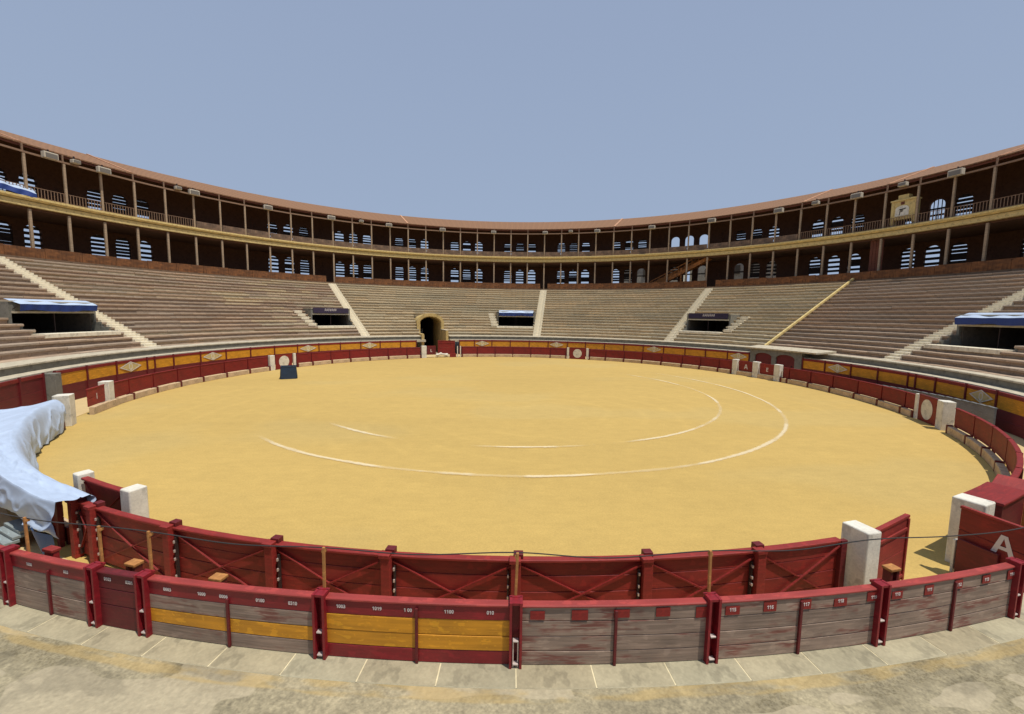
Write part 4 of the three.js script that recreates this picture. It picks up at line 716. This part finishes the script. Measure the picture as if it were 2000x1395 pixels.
// ------------------------------------------------------------------ the near kerb and concrete
{
  const t = thing('near_kerb', 'row of grey kerb slabs with pale joints below the near fence', 'kerb', P(CB, 27.5, 180, 0.9));
  const J = []; for (let k = -9; k <= 9; k++) J.push(179.32 + k * 1.945);
  for (let i = 0; i < J.length - 1; i++) { const v = rr(0.95, 1.08), tt = rr(-0.02, 0.02); part(t, 'slab', arc(CB, [[26.95, 1.06], [27.56, 1.06], [27.56, 1.242], [27.55, 1.25], [26.96, 1.25], [26.95, 1.24]], J[i] + 0.018, J[i + 1] - 0.018, 3, [0.74 * v + tt, 0.74 * v, 0.72 * v - tt]), M.slab); }
  part(t, 'mortar', abox(CB, 26.96, 27.555, 1.07, 1.2465, J[0], J[J.length - 1], 36), M.mortar);
  part(t, 'wall', abox(CB, 27.0, 27.4, 0, 1.06, J[0], J[J.length - 1], 36), M.darkRed);
  // concrete terrace under the viewer
  const C = tex(2048, 512, (u, v) => { // 14 m x 2 m: rough grey concrete, worn ochre stripe, pale repaired patches, stains, cracks
    const x = u * 14, y = v * 2; let n = fbm(x * 2.2, y * 2.2, 0, 0, 5, 401), f = fbm(x * 26, y * 26, 0, 0, 3, 403), sp = fbm(x * 60, y * 60, 0, 0, 2, 404), big = fbm(x * 0.6 + 5, y * 0.9, 0, 0, 3, 405);
    let k = 0.71 + 0.2 * (n - 0.5) + 0.2 * (f - 0.5) + 0.14 * (sp - 0.5) + 0.1 * (big - 0.5); let c = [k * 1.02, k * 0.985, k * 0.86];
    const rough = sstep(0.5, 0.62, fbm(x * 0.9 + 2, y * 1.6, 0, 0, 4, 407)); c = c.map(q => q - rough * (0.02 + 0.13 * sstep(0.45, 0.7, sp)));
    const pt = sstep(0.595, 0.61, fbm(x * 0.8 + 31, y * 1.9 + 7, 0, 0, 3, 409)); c = c.map((q, i) => q + ([0.82, 0.79, 0.71][i] * (0.94 + 0.12 * f) - q) * pt * 0.7);
    const dk = sstep(0.6, 0.7, fbm(x * 1.3 + 61, y * 2.4 + 17, 0, 0, 4, 413)); c = c.map(q => q * (1 - 0.1 * dk));
    const edge = 0.16 + 0.09 * (fbm(x * 1.4, 3, 0, 0, 4, 415) - 0.5), yl = (1 - sstep(edge - 0.01, edge + 0.03, y)) * sstep(0.3, 0.62, fbm(x * 2.5, y * 9, 0, 0, 4, 417)); c = c.map((q, i) => q + ([0.86, 0.74, 0.47][i] * (0.9 + 0.2 * n) - q) * yl * 0.42);
    return c;
  });
  const B = tex(1024, 512, (u, v) => gray(0.5 * fbm(u * 14 * 30, v * 2 * 30, 0, 0, 3, 421) + 0.5 * fbm(u * 14 * 3, v * 2 * 3, 0, 0, 4, 423)), false);
  const m = mat(srgb(214, 206, 190), { map: C, bumpMap: B, bumpScale: 0.015, roughness: 0.95 });
  const NT = 200, NRr = 26, pos = [], uv = [], idx = [];
  for (let j = 0; j <= NRr; j++) for (let i = 0; i <= NT; i++) { const d = 180 + 20 * (i / NT * 2 - 1), R = 27.56 + 1.7 * j / NRr, p = P(CB, R, d, 0), h = 0.018 * (fbm(p.x * 2, p.z * 2, 0, 0, 4, 431) - 0.5) * sstep(0, 3, j) - 0.006; pos.push(p.x, 1.248 + h, p.z); uv.push(0.5 + (i / NT - 0.5) * 20 / 15.2, (R - 27.56) / 2); }
  for (let j = 0; j < NRr; j++) for (let i = 0; i < NT; i++) { const a = j * (NT + 1) + i, b = a + NT + 1; idx.push(a, a + 1, b, a + 1, b + 1, b); }
  const g = new THREE.BufferGeometry(); g.setAttribute('position', new THREE.Float32BufferAttribute(pos, 3)); g.setAttribute('uv', new THREE.Float32BufferAttribute(uv, 2)); g.setIndex(idx); g.computeVertexNormals();
  if (g.attributes.normal.getY(300) < 0) { for (let i = 0; i < idx.length; i += 3) { const q = idx[i]; idx[i] = idx[i + 1]; idx[i + 1] = q; } g.setIndex(idx); g.computeVertexNormals(); }
  structure('concrete_terrace', g, m);
  structure('terrace_base', abox(CB, 27.57, 31.5, 0, 1.22, 159, 201, 26), M.greyWall);
}
{ // dark blue crate left on the sand
  const t = thing('crate', 'dark blue open crate standing on the sand near the left target screen', 'crate', new THREE.Vector3(-18.75, 0, -1.95)), W = 1.15, H = 1.0, Dp = 0.9;
  const at = g => g.rotateY(0.45).translate(-18.75, 0, -1.95);
  part(t, 'floor', at(box(W - 0.1, 0.06, Dp - 0.1).translate(0, 0.05, 0)), M.crate);
  for (const s of [-1, 1]) { part(t, 'wall', at(rbox(W, H, 0.06, 0.02, 1).rotateX(-s * 0.08).translate(0, H / 2, s * Dp / 2)), M.crate); part(t, 'wall', at(rbox(0.06, H, Dp - 0.07, 0.02, 1).rotateZ(s * 0.08).translate(s * W / 2, H / 2, 0)), M.crate); }
  for (const s of [-1, 1]) part(t, 'rim', at(rbox(W + 0.02, 0.07, 0.1, 0.02, 1).translate(0, H, s * (Dp / 2 - 0.04))), M.crate);
}
{ // pale tarpaulin thrown over the barrier and passage on the left
  const NA = 320, NS = 80, pos = [], uv = [], idx = [];
  const a0 = -121.2, a1 = -157.5;
  for (let i = 0; i <= NA; i++) for (let k = 0; k <= NS; k++) {
    const u = i / NA, s = k / NS, d = a0 + (a1 - a0) * u;
    const hf = 1 - sstep(0.58, 0.84, u), outR = 27.1 + (24.62 - 27.1) * sstep(0.1, 0.62, u);
    const f1 = fbm(u * 14 + 3, s * 2.5, 0, 0, 3, 501) - 0.5, f2 = fbm(u * 34 + 9, s * 3 + 4, 0, 0, 3, 503) - 0.5;
    const rg = (x, q) => 1 - Math.abs(2 * fbm(x, q, 0, 0, 2, 507) - 1), cr = Math.pow(rg(u * 13 + s * 4, s * 3.2 - u * 5), 6) - 0.35, cr2 = Math.pow(rg(u * 22 - s * 6 + 40, s * 4 + u * 3), 7) - 0.3;
    let R, y; const topY = 1.43 + 0.08 * f1, inBot = 0.06 * hf + (topY - 0.16) * (1 - hf) + 0.3 * sstep(0.05, 0.0, u);
    if (s < 0.34) { const v = s / 0.34; R = 24.06 - 0.3 * hf * (1 - v * v) + (1 - v) * (0.3 * f1 + 0.1 * f2 - 0.12 * cr - 0.04 * cr2) * hf - 0.06 * Math.sin(v * 3); y = inBot + (topY - inBot) * (1 - Math.pow(1 - v, 1.5)); }
    else if (s < 0.72) { const v = (s - 0.34) / 0.38; R = 24.06 + (outR - 24.06) * v; y = topY + 0.03 + 0.05 * f2 + (0.06 * cr + 0.025 * cr2) * Math.sin(Math.PI * Math.min(1, v * 1.3)) - (outR - 24.3) * 0.10 * Math.sin(v * Math.PI); }
    else { const v = (s - 0.72) / 0.28; R = outR + 0.05 * Math.sin(v * 3) + (0.08 * f2 + 0.14 * cr + 0.03 * cr2) * v; y = topY - (0.25 + 0.5 * sstep(0.5, 0.88, u) + 0.15 * f1) * v; }
    const p = P(CA, R, d + 1.6 * f1 * (s < 0.34 ? 1 - s / 0.34 : 0.2), Math.max(0.03, y)); pos.push(p.x, p.y, p.z); uv.push(u * 16, s * 6);
  }
  for (let i = 0; i < NA; i++) for (let k = 0; k < NS; k++) { const a = i * (NS + 1) + k, b = a + NS + 1; idx.push(a, b, a + 1, a + 1, b, b + 1); }
  const g = new THREE.BufferGeometry(); g.setAttribute('position', new THREE.Float32BufferAttribute(pos, 3)); g.setAttribute('uv', new THREE.Float32BufferAttribute(uv, 2)); g.setIndex(idx); g.computeVertexNormals();
  const t = thing('tarpaulin', 'pale blue white tarpaulin draped over the barrier at the left edge', 'tarpaulin', P(CA, 24.4, -138, 0));
  part(t, 'sheet', g, M.clothWhite);
  // turned-up corner showing the blue underside
  const N = 16, K = 8, ps = [], us = [], ix = []; for (let i = 0; i <= N; i++) for (let k = 0; k <= K; k++) { const u = i / N, v = k / K, w = 1 - 0.75 * v * v, p = P(CA, 24.86 + 0.12 * Math.sin(u * 3.1) - 0.1 * v, -157.5 + (u - 0.5) * 1.9 * w, 0.98 - 0.55 * v + 0.06 * Math.sin(u * 3.1)); ps.push(p.x, p.y, p.z); us.push(u, v); }
  for (let i = 0; i < N; i++) for (let k = 0; k < K; k++) { const a = i * (K + 1) + k, b = a + K + 1; ix.push(a, b, a + 1, a + 1, b, b + 1); }
  const h = new THREE.BufferGeometry(); h.setAttribute('position', new THREE.Float32BufferAttribute(ps, 3)); h.setAttribute('uv', new THREE.Float32BufferAttribute(us, 2)); h.setIndex(ix); h.computeVertexNormals(); part(t, 'turned_corner', h, M.clothBlue);
}
renderer.render(scene, camera);
